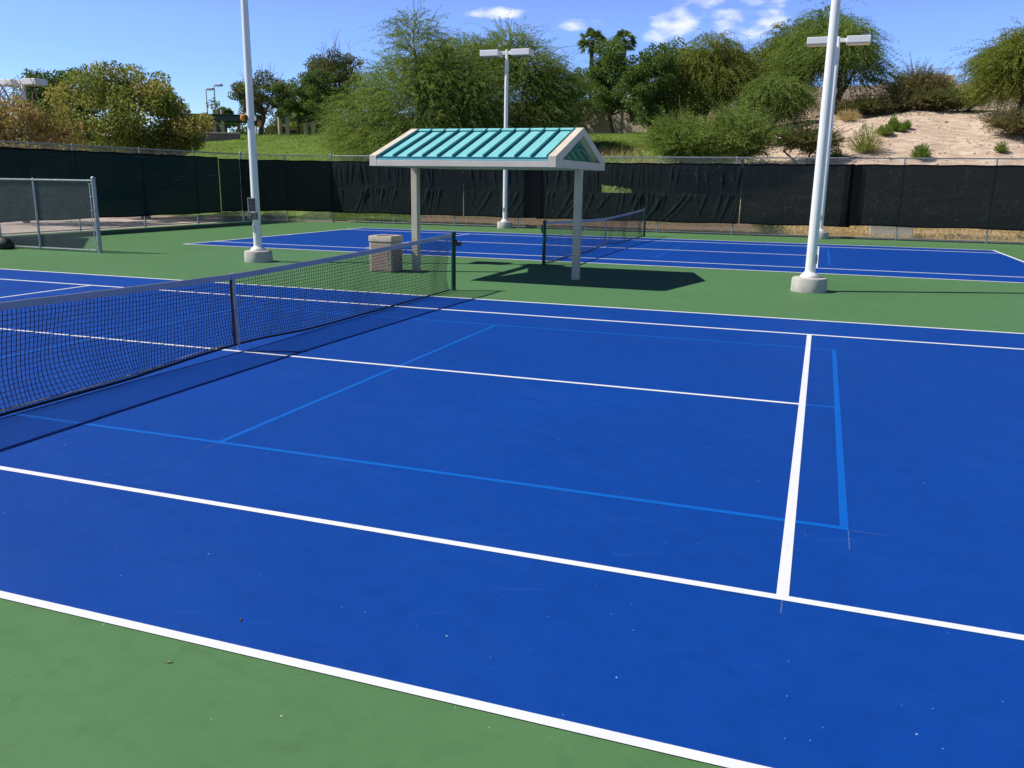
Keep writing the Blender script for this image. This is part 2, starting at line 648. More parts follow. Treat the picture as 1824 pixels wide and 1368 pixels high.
L_mesq = leaf_material('mesquite_leaves', [(0, (0.100, 0.179, 0.040)), (0.5, (0.191, 0.292, 0.068)), (1, (0.337, 0.415, 0.100))], 0.50)
L_mesqy = leaf_material('yellowing_mesquite_leaves', [(0, (0.105, 0.161, 0.034)), (0.5, (0.210, 0.266, 0.050)), (1, (0.420, 0.381, 0.076))], 0.50)
L_dark = leaf_material('dark_leaves', [(0, (0.041, 0.088, 0.022)), (0.6, (0.092, 0.166, 0.037)), (1, (0.166, 0.239, 0.059))], 0.38)
L_yellow = leaf_material('yellow_green_leaves', [(0, (0.086, 0.130, 0.028)), (0.45, (0.216, 0.259, 0.055)), (0.8, (0.467, 0.397, 0.095)), (1, (0.622, 0.380, 0.121))], 0.45)
L_brown = leaf_material('rusty_autumn_leaves', [(0, (0.166, 0.140, 0.047)), (0.4, (0.314, 0.215, 0.074)), (0.75, (0.448, 0.248, 0.108)), (1, (0.331, 0.314, 0.066))], 0.40)
L_olive = leaf_material('olive_leaves', [(0, (0.056, 0.089, 0.029)), (0.6, (0.121, 0.138, 0.049)), (1, (0.308, 0.211, 0.097))], 0.35)
L_bush = leaf_material('brown_bush_leaves', [(0, (0.103, 0.103, 0.041)), (0.5, (0.191, 0.164, 0.068)), (1, (0.328, 0.250, 0.130))], 0.30)
L_bright = leaf_material('bright_shrub_leaves', [(0, (0.086, 0.166, 0.022)), (0.6, (0.173, 0.288, 0.043)), (1, (0.288, 0.389, 0.079))], 0.50)
L_palm = leaf_material('palm_leaves', [(0, (0.061, 0.122, 0.032)), (1, (0.189, 0.265, 0.078))], 0.25)
L_grass = leaf_material('lawn_blades', [(0, (0.075, 0.144, 0.022)), (0.6, (0.119, 0.206, 0.035)), (1, (0.237, 0.263, 0.075))], 0.35)
L_straw = leaf_material('straw_blades', [(0, (0.38, 0.27, 0.11)), (0.6, (0.60, 0.45, 0.21)), (1, (0.72, 0.58, 0.32))], 0.25)


# ================================================================== ground
def terrain(u, v):
    u = np.asarray(u, float)
    v = np.asarray(v, float)
    s = np.maximum(v - 30.2, 0)
    Hh = 5.3 + 1.3 * np.clip(u / 8, 0, 1)
    x = np.minimum(s / 23, 1)
    z = 0.05 + Hh * x * (1.5 - 0.5 * x * x) + 0.01 * np.maximum(s - 23, 0)
    # the lawn falls away to the paved yard on the far left
    wob = 0.10 * np.sin(u * 0.9 + v * 0.35) * np.sin(v * 0.6 - u * 0.2) + 0.05 * np.sin(u * 2.3 - v * 1.1) * np.sin(u * 0.8 + v * 1.9)
    z = z + np.clip((s - 1) / 5, 0, 1) * wob * np.where(u > 3, 1.2, 0.7)
    return np.where(v < 28.3, -0.03 + 0.08 * np.clip((v - 28.0) / 0.3, 0, 1), z)


def T(u, v):
    return float(terrain(u, v))


def ground_material():
    k = NT('hillside_ground')
    p = k.pos()
    sx = k.n('ShaderNodeSeparateXYZ', {'Vector': p})
    X, Y = sx.outputs[0], sx.outputs[1]
    n1 = k.noise(p, 0.35, 4, 0.6)
    n2 = k.noise(p, 2.2, 5, 0.65)
    n3 = k.noise(p, 14, 4, 0.6)
    grass = k.ramp(n2, [(0.25, (0.085, 0.150, 0.024)), (0.55, (0.135, 0.215, 0.036)), (0.8, (0.220, 0.255, 0.066))])
    grass = k.mix(k.mr(n1, 0.5, 0.75, 0, 0.5), grass, (0.15, 0.17, 0.045))
    streak = k.noise(k.mapped(p, (0.9, 2.6, 1), (0, 0, 0.25)), 1.3, 6, 0.7)
    dirt = k.ramp(streak, [(0.28, (0.38, 0.275, 0.205)), (0.47, (0.53, 0.400, 0.300)), (0.62, (0.71, 0.580, 0.450))])
    dirt = k.mix(k.mr(n3, 0.45, 0.75, 0, 0.35), dirt, (0.62, 0.50, 0.40))
    straw = k.ramp(n3, [(0.3, (0.36, 0.25, 0.11)), (0.7, (0.66, 0.50, 0.26))])
    shaded_mulch = k.ramp(n3, [(0.3, (0.08, 0.055, 0.04)), (0.7, (0.25, 0.175, 0.12))])  # brown mulch, its colour darkened to hold the mesquites' shade
    # dirt on the right-hand slope, lawn on the left-hand one
    edge = k.math('ADD', X, k.math('MULTIPLY', k.math('SUBTRACT', n1, 0.5), 7.0))
    col = k.mix(k.mr(edge, 1.6, 3.6), grass, dirt)
    # mulch and straw along the fence
    strip = k.math('ADD', Y, k.math('MULTIPLY', k.math('SUBTRACT', n1, 0.5), 2.0))
    e2 = k.math('ADD', X, k.math('MULTIPLY', k.math('SUBTRACT', n2, 0.5), 2.0))
    m2 = k.math('MULTIPLY', k.mr(strip, 30.6, 32.4, 1, 0), k.mr(e2, -13.2, -12.2))
    col = k.mix(m2, col, k.mix(k.mr(e2, 4.2, 5.2), shaded_mulch, straw))
    m3 = k.math('MULTIPLY', k.mr(k.math('ADD', Y, k.math('MULTIPLY', k.math('SUBTRACT', n2, 0.5), 0.7)), 28.7, 29.1, 1, 0), k.mr(e2, -12.8, -11.8))
    col = k.mix(m3, col, straw)
    # bare gravelly edge right behind the left part of the fence
    m4 = k.mr(k.math('ADD', Y, k.math('MULTIPLY', k.math('SUBTRACT', n2, 0.5), 0.5)), 28.05, 28.3, 1, 0)
    col = k.mix(m4, col, (0.36, 0.27, 0.20))
    k.base(col)
    k.set(Roughness=0.95)
    k.b.inputs['Specular IOR Level'].default_value = 0.1
    k.bump(k.math('ADD', n3, k.math('MULTIPLY', streak, 2.2)), 0.08, 0.8)
    return k.m


gx = np.concatenate([[-900, -500, -300, -180, -130, -100, -85], np.arange(-75, 40, 0.6), [45, 55, 70, 100, 150, 300, 600]])
gy = np.concatenate([[-300, -120, -60, -30, 0, 15], np.arange(27.4, 62, 0.5), [65, 70, 80, 95, 120, 160, 240, 400, 700, 1200]])
GX, GY = np.meshgrid(gx, gy)
tag(grid_object('ground', np.stack([GX, GY, terrain(GX, GY)], axis=-1), ground_material()), kind='structure')

# paved yard beyond the left fence
k = NT('pinkish_paving')
p = k.pos()
f1, f2 = k.noise(p, 0.8, 4), k.noise(p, 30, 3)
k.base(k.mix(k.mr(f2, 0.4, 0.7, 0, 0.35), k.ramp(f1, [(0.3, (0.44, 0.35, 0.30)), (0.7, (0.56, 0.46, 0.40))]), (0.34, 0.27, 0.23)))
k.set(Roughness=0.9)
k.bump(f2, 0.004, 0.5)
MB().box((-60, -20, -0.2), (-19.34, 24.6, 0.0)).build('path', k.m)['kind'] = 'structure'

# green acrylic pad inside the fences: one sheet with a chamfered corner, 0.25 m thick slab
pad = [(-19.3, -22), (24, -22), (24, 27.9), (-15.6, 27.9), (-19.3, 25.8)]
MB().prism(pad, 2, -0.25, 0.0).build('court_pad', M_green)['kind'] = 'structure'

# ------------------------------------------------------------------ courts
VB = 18.46
LWD = 0.055          # line width


def flat(m, x0, y0, x1, y1, z):
    m.add([(x0, y0, z), (x1, y0, z), (x1, y1, z), (x0, y1, z)], [(0, 1, 2, 3)])


def court(cy, wide, far_w):
    m = MB()
    flat(m, -11.883, cy - 5.483, 11.8845, cy + 5.4845, 0.0028)
    m.build('court_surface', M_blue)['kind'] = 'structure'
    # white lines, butted end to end
    m = MB()
    z = 0.0060
    a, s, b = 11.885, 4.115, 5.485
    bw = 0.085
    for sg in (-1, 1):
        w = wide if sg < 0 else far_w
        y0, y1 = sorted((cy + sg * b, cy + sg * (b - w)))
        flat(m, -a, y0, a, y1, z)
        y0, y1 = sorted((cy + sg * s, cy + sg * (s - w)))
        flat(m, -a + bw, y0, a - bw, y1, z)
        x0, x1 = sorted((sg * a, sg * (a - bw)))
        flat(m, x0, cy - b + wide, x1, cy + b - far_w, z)
        x0, x1 = sorted((sg * 6.40, sg * (6.40 - 0.06)))
        flat(m, x0, cy - s + wide, x1, cy + s - far_w, z)
        x0, x1 = sorted((sg * a - sg * bw, sg * (a - bw) - sg * 0.10))
        flat(m, x0, cy - wide / 2, x1, cy + wide / 2, z)
    w = wide
    flat(m, -6.34, cy - w / 2, 6.34, cy + w / 2, z)
    m.build('court_lines', M_line)['kind'] = 'structure'
    # pale blue pickleball lines
    m = MB()
    z = 0.0044
    w = 0.05
    for sg in (-1, 1):
        y0, y1 = sorted((cy + sg * 3.05, cy + sg * (3.05 - w)))
        flat(m, -6.706, y0, 6.706, y1, z)
        for xk in (6.706, 2.16):
            x0, x1 = sorted((sg * xk, sg * (xk - w)))
            flat(m, x0, cy - 3.05 + w, x1, cy + 3.05 - w, z)
        x0, x1 = sorted((sg * 6.405, sg * (6.706 - w)))
        flat(m, x0, cy - 0.025, x1, cy + 0.025, z)
    m.build('pickleball_lines', M_pickle)['kind'] = 'structure'


court(0.0, 0.055, 0.075)
court(VB, 0.095, 0.105)
m = MB()                                      # snapped chalk marks left past the line corners
flat(m, 6.700, -3.34, 6.706, -3.052, 0.0044)
flat(m, 6.708, -3.050, 6.92, -3.046, 0.0044)
flat(m, 6.368, -4.26, 6.374, -4.117, 0.0044)
flat(m, 2.130, -3.23, 2.136, -3.052, 0.0044)
m.build('chalk_lines', M_dustline)['kind'] = 'structure'


# ================================================================== tennis net
def make_net(cord_r):
    root = empty('tennis_net')
    rng = np.random.default_rng(5)
    HP = 6.40

    def ztop(v):
        t = np.abs(v) / HP
        return 0.914 + (1.055 - 0.914) * (0.55 * t + 0.45 * t * t)

    def zbot(v):
        return 0.020 + 0.062 * np.exp(-(v / 1.1) ** 2) + 0.003 * np.sin(v * 1.7) ** 2

    def surf(v, t):
        """t 0 at the top band, 1 at the bottom cord"""
        zt, zb = ztop(v) - 0.062, zbot(v)
        sl = np.clip(np.abs(v) / 2.5, 0, 1) ** 1.5
        bow = np.sin(np.pi * t ** 1.35)
        du = -0.075 * bow * sl * (1 + 0.5 * np.sin(v * 2.1)) - 0.012 * np.sin(v * 5.3 + t * 3) * t * (1 - t) * 2
        dv = 0.075 * np.sin(v * 2.6 + 1.0) * t * t + 0.018 * np.sin(v * 9 + 4 * t) * t + 0.02 * np.sin(v * 4.1 - 3 * t) * t
        z = zt + (zb - zt) * t - 0.09 * sl * bow * t * (0.6 + 0.4 * np.sin(v * 1.3 + 2))
        return np.stack([du, v + dv, np.maximum(z, 0.016)], axis=-1)

    vv = np.arange(-HP + 0.05, HP - 0.04, 0.044)
    tt = np.linspace(0, 1, 20)
    V, TT = np.meshgrid(vv, tt)
    P = surf(V, TT)
    P += rng.normal(0, 0.0016, P.shape)
    A = np.concatenate([P[:-1].reshape(-1, 3), P[:, :-1].reshape(-1, 3)])
    B = np.concatenate([P[1:].reshape(-1, 3), P[:, 1:].reshape(-1, 3)])
    quads_object('net_mesh', seg_quads(A, B, cord_r, 3), M_cord, root)
    # doubled top band
    m = MB()
    vb = np.linspace(-HP + 0.03, HP - 0.03, 60)
    prof = [(-0.007, 0.0), (-0.009, -0.030), (-0.008, -0.064), (0.008, -0.064), (0.009, -0.030), (0.007, 0.0), (0, 0.005)]
    vs_, fs = [], []
    for v in vb:
        for (x, z) in prof:
            vs_.append((x + 0.002 * math.sin(v * 7), v, float(ztop(v)) + z + 0.0012 * math.sin(v * 11)))
    n = len(prof)
    for i in range(len(vb) - 1):
        for j in range(n):
            j2 = (j + 1) % n
            fs.append((i * n + j, i * n + j2, (i + 1) * n + j2, (i + 1) * n + j))
    m.add(vs_, fs)
    m.build('top_band', M_vinyl, root, smooth=True)
    # bottom tape with its rope
    vb = np.linspace(-HP + 0.06, HP - 0.06, 120)
    bp = surf(vb, np.ones_like(vb))
    m = MB()
    m.tube([tuple(p + (0.004, 0, 0.006)) for p in bp], 0.014, 6)
    m.build('bottom_tape', M_cord, root, smooth=True)
    m = MB()
    m.tube([tuple(p + (-0.012, 0, 0.030 + 0.004 * math.sin(p[1] * 6))) for p in bp[4:58]], 0.008, 6)
    m.build('bottom_rope', M_rope, root, smooth=True)
    # centre strap, a little twisted, and the laced seam beside it
    m = MB()
    zs = [0.921, 0.86, 0.70, 0.55, 0.42, 0.30, 0.20, 0.12, 0.07]
    tw = [0, 0, 0.05, 0.2, 0.5, 0.35, 0.8, 0.5, 0.9]
    of = [0, 0, 0.0, 0.002, 0.008, 0.014, 0.02, 0.014, 0.004]
    vs_ = []
    for z, t, o in zip(zs, tw, of):
        w = 0.026 * (1 - 0.25 * t)
        for sx in (0.013, 0.0165):
            for sv in (-1, 1):
                vs_.append((sx + math.sin(t) * 0.022 * sv, o + sv * w * math.cos(t), z))
    fs = []
    for i in range(len(zs) - 1):
        a, b = i * 4, i * 4 + 4
        fs += [(a + 2, a + 3, b + 3, b + 2), (a + 1, a, b, b + 1), (a, a + 2, b + 2, b), (a + 3, a + 1, b + 1, b + 3)]
    fs += [(0, 1, 3, 2)]
    m.add(vs_, fs)
    m.box((-0.014, -0.028, 0.9205), (0.0162, 0.028, 0.9245))
    m.box((-0.0165, -0.027, 0.10), (-0.0130, 0.027, 0.9205))
    m.tube([(0.012, 0.004, 0.075), (0.010, 0.004, 0.018)], 0.006, 6)
    m.build('center_strap', M_strap, root)
    m = MB()
    m.box((-0.004, -0.062, 0.075), (0.006, -0.034, 0.855))
    m.build('laced_seam', M_seam, root, bevel=0.002)
    for sg in (-1, 1):
        m = MB()
        r = 0.043
        m.lathe([(r * 1.5, 0.0), (r * 1.5, 0.012), (r, 0.02), (r, 1.05), (r * 1.12, 1.052), (r * 1.12, 1.075), (r * 0.7, 1.092), (r * 0.15, 1.096)], (0, sg * HP, 0), 18)
        post = m.build('post', M_darkgreen, root, smooth=True)
        if sg > 0:
            m = MB()
            m.box((0.040, HP - 0.028, 0.82), (0.072, HP + 0.028, 0.94))
            m.tube([(0.07, HP, 0.87), (0.125, HP, 0.87)], 0.035, 14)
            m.tube([(0.125, HP, 0.87), (0.145, HP, 0.87)], 0.046, 14)
            m.build('winch', M_black, post, smooth=True)
        else:
            m = MB()
            m.box((-0.075, -HP - 0.03, 0.78), (-0.040, -HP + 0.03, 0.93))
            m.tube([(-0.058, -HP, 0.93), (-0.058, -HP, 0.97)], 0.022, 10)
            m.build('winch', M_darkgreen, post, smooth=True)
        m = MB()
        y0, y1 = sorted((sg * (HP - 0.045), sg * (HP - 0.075)))
        m.box((-0.011, y0 - 0.002, 0.980), (0.011, y1 + 0.002, 1.062))
        m.build('net_clip', M_black, root)
    return root


net = make_net(0.0036)
tag(net, 'long tennis net with white top band crossing the nearer blue court', 'tennis net', 'tennis nets across the courts')
net2 = make_net(0.0021)
net2.location = (-0.03, VB, 0)
tag(net2, 'tennis net across the far court, partly hidden by the right post of the shelter', 'tennis net', 'tennis nets across the courts')


# ================================================================== light poles
def make_pole():
    root = empty('light_pole')
    m = MB()
    m.lathe([(0.335, 0.0), (0.338, 0.03), (0.330, 0.235), (0.318, 0.262), (0.295, 0.272), (0.10, 0.274)], n=28)
    m.build('concrete_base', M_concrete, root, smooth=True)
    m = MB()
    m.lathe([(0.178, 0.272), (0.180, 0.298), (0.165, 0.328), (0.128, 0.352), (0.112, 0.372), (0.106, 0.385)], n=24)
    m.build('base_cover', M_white, root, smooth=True)
    m = MB()
    m.lathe([(0.100, 0.30), (0.097, 1.5), (0.092, 3.0), (0.085, 5.0), (0.075, 6.95), (0.072, 6.98), (0.062, 7.0), (0.060, 7.34), (0.052, 7.37)], n=20)
    m.build('pole', M_white, root, smooth=True)
    m = MB()
    m.lathe([(0.002, -0.006), (0.062, -0.006), (0.066, 0.0), (0.062, 0.008), (0.002, 0.010)], n=20)
    hh = m.build('handhole_cover', M_galv, root, smooth=True)
    hh.rotation_euler = (R(90), 0, R(-10))
    hh.scale = (0.7, 1.5, 1)
    hh.location = (-0.020, -0.095, 0.80)
    for sg in (-1, 1):
        m = MB()
        x0, x1 = sorted((sg * 0.055, sg * 0.34))
        m.box((x0, -0.05, 7.17), (x1, 0.05, 7.31))
        m.build('arm', M_white, root, bevel=0.012)
        m = MB()
        x0, x1 = sorted((sg * 0.28, sg * 1.10))
        m.box((x0, -0.32, 7.10), (x1, 0.32, 7.345))
        hd = m.build('lamp_head', M_white, root, bevel=0.02)
        m = MB()
        x0, x1 = sorted((sg * 0.36, sg * 1.05))
        m.box((x0, -0.27, 7.082), (x1, 0.27, 7.0995))
        m.build('lens', M_lens, hd, bevel=0.006)
    return root


pole = make_pole()
pole.location = (-6.55, 9.45, 0)
G_P = 'white twin headed court light poles'
tag(pole, 'tall white light pole carrying a black sign and amber lights, beside the nearer court', 'light pole', G_P)
for (x, y, z, lab, rz) in [
        (6.27, 9.34, 0, 'thick white light pole rising out of the frame right of the shelter', 0),
        (-6.68, 27.3, 0, 'white light pole with both lamp heads visible, standing behind the shelter roof', 0),
        (6.375, 27.32, 0, 'white light pole with twin lamp heads at the back fence, behind the nearer thick pole', 0),
        (-26.59, 20.94, -1.37, 'distant light pole with its lamp heads above the rusty brown tree', 0)]:
    c = copy_tree(pole)
    c.location = (x, y, z)
    tag(c, lab, 'light pole', G_P)
    if x > 0 and y < 20:                        # this pole's handhole faces the far side
        for ch in kids(c):
            if ch.name.startswith('handhole'):
                ch.location = (0.093, -0.030, 0.62)
                ch.rotation_euler = (R(90), 0, R(72))

# sign, switch box and amber lights fixed to the left pole
sx0, sy0 = -6.62, 9.33


def facing(root_rz, m, name, mat, root, **kw):
    return m.build(name, mat, root, **kw)


AZ = R(12)     # the sign faces the near court
sg_ = empty('sign', (-6.55 + 0.115 * math.sin(AZ) - 0.045, 9.45 - 0.115 * math.cos(AZ), 1.20), AZ)
tag(sg_, 'small black sign with white border and illegible white text on the left light pole', 'sign')
m = MB()
m.box((-0.105, -0.004, 0.0), (0.105, 0.004, 0.335))
m.build('sign_plate', M_sign, sg_, bevel=0.003)
m = MB()
for a, b in (((-0.105, 0.0), (0.105, 0.014)), ((-0.105, 0.321), (0.105, 0.335)), ((-0.105, 0.014), (-0.092, 0.321)), ((0.092, 0.014), (0.105, 0.321))):
    m.box((a[0], -0.0075, a[1]), (b[0], -0.0045, b[1]))
m.build('border', M_signw, sg_)
m = MB()
rr = random.Random(3)
rows = [(0.290, 0.022, 0.055), (0.262, 0.022, 0.050), (0.228, 0.024, 0.080), (0.200, 0.024, 0.078), (0.164, 0.011, 0.080), (0.140, 0.020, 0.076), (0.112, 0.020, 0.076), (0.082, 0.020, 0.074), (0.054, 0.016, 0.074), (0.030, 0.014, 0.060)]
for z, h, hw in rows:
    x = -hw
    while x < hw:
        w = rr.uniform(0.010, 0.022)
        # each illegible letter: one upright and one or two bars
        m.box((x, -0.0068, z), (x + 0.0045, -0.0046, z + h))
        m.box((x + 0.0047, -0.0068, z + h * rr.choice((0.0, 0.4, 0.75))), (min(x + w, hw), -0.0046, z + h * 0.25 + h * rr.choice((0.0, 0.4, 0.75))))
        x += w + rr.choice((0.004, 0.004, 0.012))
m.build('lettering', simple('faded_sign_lettering', (0.17, 0.17, 0.19), 0.6, var=0.2, scale=60), sg_)

bx_ = empty('switch_box', (sg_.location.x, sg_.location.y, 1.02), AZ)
tag(bx_, 'grey metal switch box mounted right below the black sign', 'switch box')
m = MB()
m.box((-0.115, -0.05, 0.0), (0.115, 0.05, 0.165))
m.build('housing', simple('grey_green_enamel', (0.10, 0.105, 0.095), 0.45), bx_, bevel=0.008)
m = MB()
m.tube([(-0.04, -0.05, 0.105), (-0.04, -0.078, 0.105)], 0.024, 14)
m.build('push_button', M_galv, bx_, smooth=True)

for nm_, az, z, lab in (('warning_light', R(-45), 3.38, 'round amber warning light on the left side of the left light pole'),
                        ('warning_light', R(118), 3.26, 'amber warning light in the shade on the right side of the left light pole')):
    w = empty(nm_, (-6.55, 9.45, z), az)
    tag(w, lab, 'warning light', 'amber warning lights on the left pole')
    m = MB()
    m.tube([(0, -0.088, 0), (0, -0.15, 0)], [0.062, 0.070], 18)
    m.build('housing', M_black if z > 3.2 else M_galv, w, smooth=True)
    m = MB()
    m.tube([(0, -0.15, 0), (0, -0.19, 0), (0, -0.225, 0), (0, -0.240, 0)], [0.082, 0.084, 0.066, 0.030], 18)
    m.build('lens', M_amber, w, smooth=True)


# ================================================================== shade shelter
def make_shelter():
    """local origin under the ridge centre; ridge along x"""
    root = empty('shade_shelter')
    L, W_ = 1.94, 1.91
    ze, zr = 2.27, 3.09
    zc = 2.47                       # top of the rake at the eave
    for sg in (-1, 1):
        m = MB()
        m.box((sg * (L - 0.075) - 0.075, -0.078, 0.0), (sg * (L - 0.075) + 0.072, 0.078, ze - 0.0005))
        m.build('post', M_post, root, bevel=0.012)
        # gable frame: tie beam and two rakes
        x0, x1 = sorted((sg * L, sg * (L - 0.15)))
        m = MB()
        m.prism([(-W_ + 0.004, ze), (W_ - 0.004, ze), (W_ - 0.40, ze + 0.150), (-W_ + 0.40, ze + 0.150)], 0, x0 + 0.003, x1 - 0.003)
        m.build('tie_beam', M_cream, root)
        for sv in (-1, 1):
            m = MB()
            m.prism([(sv * W_, ze + 0.003), (sv * W_, zc), (0, zr), (0, zr - 0.150)], 0, x0, x1)
            m.build('rake', M_cream, root)
    sl = (zr - zc) / W_
    for sv in (-1, 1):
        m = MB()
        a, b = (-L + 0.1505, L - 0.1505)
        y0, y1 = sorted((sv * (W_ - 0.002), sv * (W_ - 0.10)))
        m.box((a, y0, ze), (b, y1, ze + 0.110))
        m.build('eave_beam', M_cream, root, bevel=0.006)
        # gutter lip, bright upper edge
        m = MB()
        y0, y1 = sorted((sv * (W_ - 0.004), sv * (W_ - 0.07)))
        m.box((a, y0, ze + 0.112), (b, y1, ze + 0.140))
        m.build('gutter', M_roof, root, bevel=0.004)
        # roof sheet with standing seams
        m = MB()

        def zroof(y):
            return zr - 0.045 - sl * abs(y)
        ye = sv * (W_ - 0.045)
        m.add([(a, 0, zroof(0)), (b, 0, zroof(0)), (b, ye, zroof(ye)), (a, ye, zroof(ye)),
               (a, 0, zroof(0) - 0.03), (b, 0, zroof(0) - 0.03), (b, ye, zroof(ye) - 0.03), (a, ye, zroof(ye) - 0.03)],
              [(0, 1, 2, 3), (7, 6, 5, 4), (0, 4, 5, 1), (1, 5, 6, 2), (2, 6, 7, 3), (3, 7, 4, 0)])
        rf = m.build('roof_sheet', M_roof, root)
        m = MB()
        nS = 12
        for i in range(nS):
            x = a + 0.035 + (b - a - 0.07) * i / (nS - 1)
            hw, h = 0.014, 0.052
            m.add([(x - hw, sv * 0.03, zroof(0.03) + 0.0005), (x + hw, sv * 0.03, zroof(0.03) + 0.0005), (x + hw, ye, zroof(ye) + 0.0005), (x - hw, ye, zroof(ye) + 0.0005),
                   (x - hw, sv * 0.03, zroof(0.03) + h), (x + hw, sv * 0.03, zroof(0.03) + h), (x + hw, ye, zroof(ye) + h), (x - hw, ye, zroof(ye) + h)],
                  [(3, 2, 1, 0), (4, 5, 6, 7), (0, 1, 5, 4), (1, 2, 6, 5), (2, 3, 7, 6), (3, 0, 4, 7)])
        m.build('standing_seams', M_trimshade, rf)  # dark teal stands in for the seams' shaded sides and cast shadow
        m = MB()
        y0, y1 = sorted((ye + sv * 0.002, ye + sv * 0.03))
        m.box((a, y0, zroof(ye) - 0.075), (b, y1, zroof(ye) + 0.012))
        m.build('drip_edge', M_trimshade, root)
        m = MB()
        for xs, yy in ((0, W_ * 0.45),):
            m.box((a, sv * yy - 0.03, zroof(yy) - 0.11), (b, sv * yy + 0.03, zroof(yy) - 0.035))
        m.build('purlin', M_soffit, root)
        # ribbed underside
        m = MB()
        for i in range(24):
            x = a + 0.05 + (b - a - 0.1) * i / 23
            m.add([(x - 0.02, 0, zroof(0) - 0.034), (x + 0.02, 0, zroof(0) - 0.034), (x + 0.02, ye, zroof(ye) - 0.034), (x - 0.02, ye, zroof(ye) - 0.034),
                   (x - 0.02, 0, zroof(0) - 0.07), (x + 0.02, 0, zroof(0) - 0.07), (x + 0.02, ye, zroof(ye) - 0.07), (x - 0.02, ye, zroof(ye) - 0.07)],
                  [(0, 1, 2, 3), (7, 6, 5, 4), (0, 4, 5, 1), (1, 5, 6, 2), (2, 6, 7, 3), (3, 7, 4, 0)])
        m.build('soffit_ribs', M_soffit, root)
    m = MB()
    m.prism([(-0.10, zr - 0.055), (0, zr - 0.022), (0.10, zr - 0.055), (0.10, zr - 0.04), (0, zr - 0.002), (-0.10, zr - 0.04)], 0, -L + 0.1505, L - 0.1505)
    m.build('ridge_cap', M_roof, root)
    return root


sh = make_shelter()
sh.location = (-0.27, 9.20, 0)
tag(sh, 'open shade shelter with turquoise ribbed metal roof on two cream posts', 'shade shelter')

# ================================================================== litter bin
b0 = empty('litter_bin', (-2.74, 8.90, 0))
tag(b0, 'square tan concrete litter bin with pink pebbled panels beside the shelter post', 'litter bin')
m = MB()
m.box((-0.275, -0.275, 0.0), (0.275, 0.275, 0.665))
m.build('body', M_binconc, b0, bevel=0.03, seg=3)
for k4 in range(4):
    m = MB()
    m.box((-0.215, -0.281, 0.045), (0.215, -0.268, 0.625), k4 * math.pi / 2)
    m.build('panel', M_aggr, b0, bevel=0.004)
m = MB()
n = 32
ring = []
for k4 in range(n):
    t = 2 * math.pi * k4 / n
    c_, s_ = math.cos(t), math.sin(t)
    q = 0.290 / max(abs(c_), abs(s_))
    q = min(q, 0.398)
    ring.append((c_, s_, q))
vs_, fs = [], []
for r0, z in ((None, 0.675), (None, 0.775), (0.97, 0.795), (0.215, 0.795), (0.205, 0.60)):
    for c_, s_, q in ring:
        r_ = q if r0 is None else (q * r0 if r0 > 0.5 else r0)
        vs_.append((c_ * r_, s_ * r_, z))
for i in range(4):
    for k4 in range(n):
        k2 = (k4 + 1) % n
        fs.append((i * n + k4, i * n + k2, (i + 1) * n + k2, (i + 1) * n + k4))
fs.append(tuple(range(n - 1, -1, -1)))
m.add(vs_, fs)
m.build('lid', M_binconc, b0, smooth=True)
m = MB()
m.lathe([(0.200, 0.60), (0.204, 0.70), (0.200, 0.785), (0.188, 0.785), (0.186, 0.62)], n=24)
m.build('liner', M_black, b0, smooth=True)
m = MB()
m.tube([(0.03, 0.0, 0.76), (0.03, 0.0, 0.825)], 0.012, 8)
m.tube([(-0.17, 0.0, 0.80), (0.17, 0.0, 0.80)], 0.008, 8)
m.build('lid_handle', M_binconc, b0, smooth=True)


# ================================================================== chain-link fences
def chain_link(P0, P1, z0, z1, parent, pitch=0.0707, r=0.0021, barbs=0.035):
    P0, P1 = np.array(P0, float), np.array(P1, float)
    d = P1 - P0
    L = np.linalg.norm(d)
    d /= L
    nrm = np.array([-d[1], d[0]])
    h = z1 + barbs - z0
    x0 = np.arange(-h, L, pitch)
    A, B = [], []
    for s, off in ((1, 0.0025), (-1, -0.0025)):
        if s > 0:
            xa, xb = x0, x0 + h
            za, zb = np.full_like(x0, z0), np.full_like(x0, z0 + h)
        else:
            xa, xb = x0 + h, x0
            za, zb = np.full_like(x0, z0), np.full_like(x0, z0 + h)
        ca, cb_ = np.clip(xa, 0, L), np.clip(xb, 0, L)
        za2 = za + np.abs(ca - xa)
        zb2 = zb - np.abs(cb_ - xb)
        ok = zb2 > za2 + 0.01
        pa = np.column_stack([P0[0] + d[0] * ca + nrm[0] * off, P0[1] + d[1] * ca + nrm[1] * off, za2])[ok]
        pb = np.column_stack([P0[0] + d[0] * cb_ + nrm[0] * off, P0[1] + d[1] * cb_ + nrm[1] * off, zb2])[ok]
        A.append(pa)
        B.append(pb)
    return quads_object('chain_link', seg_quads(np.concatenate(A), np.concatenate(B), r, 3), M_wire, parent)


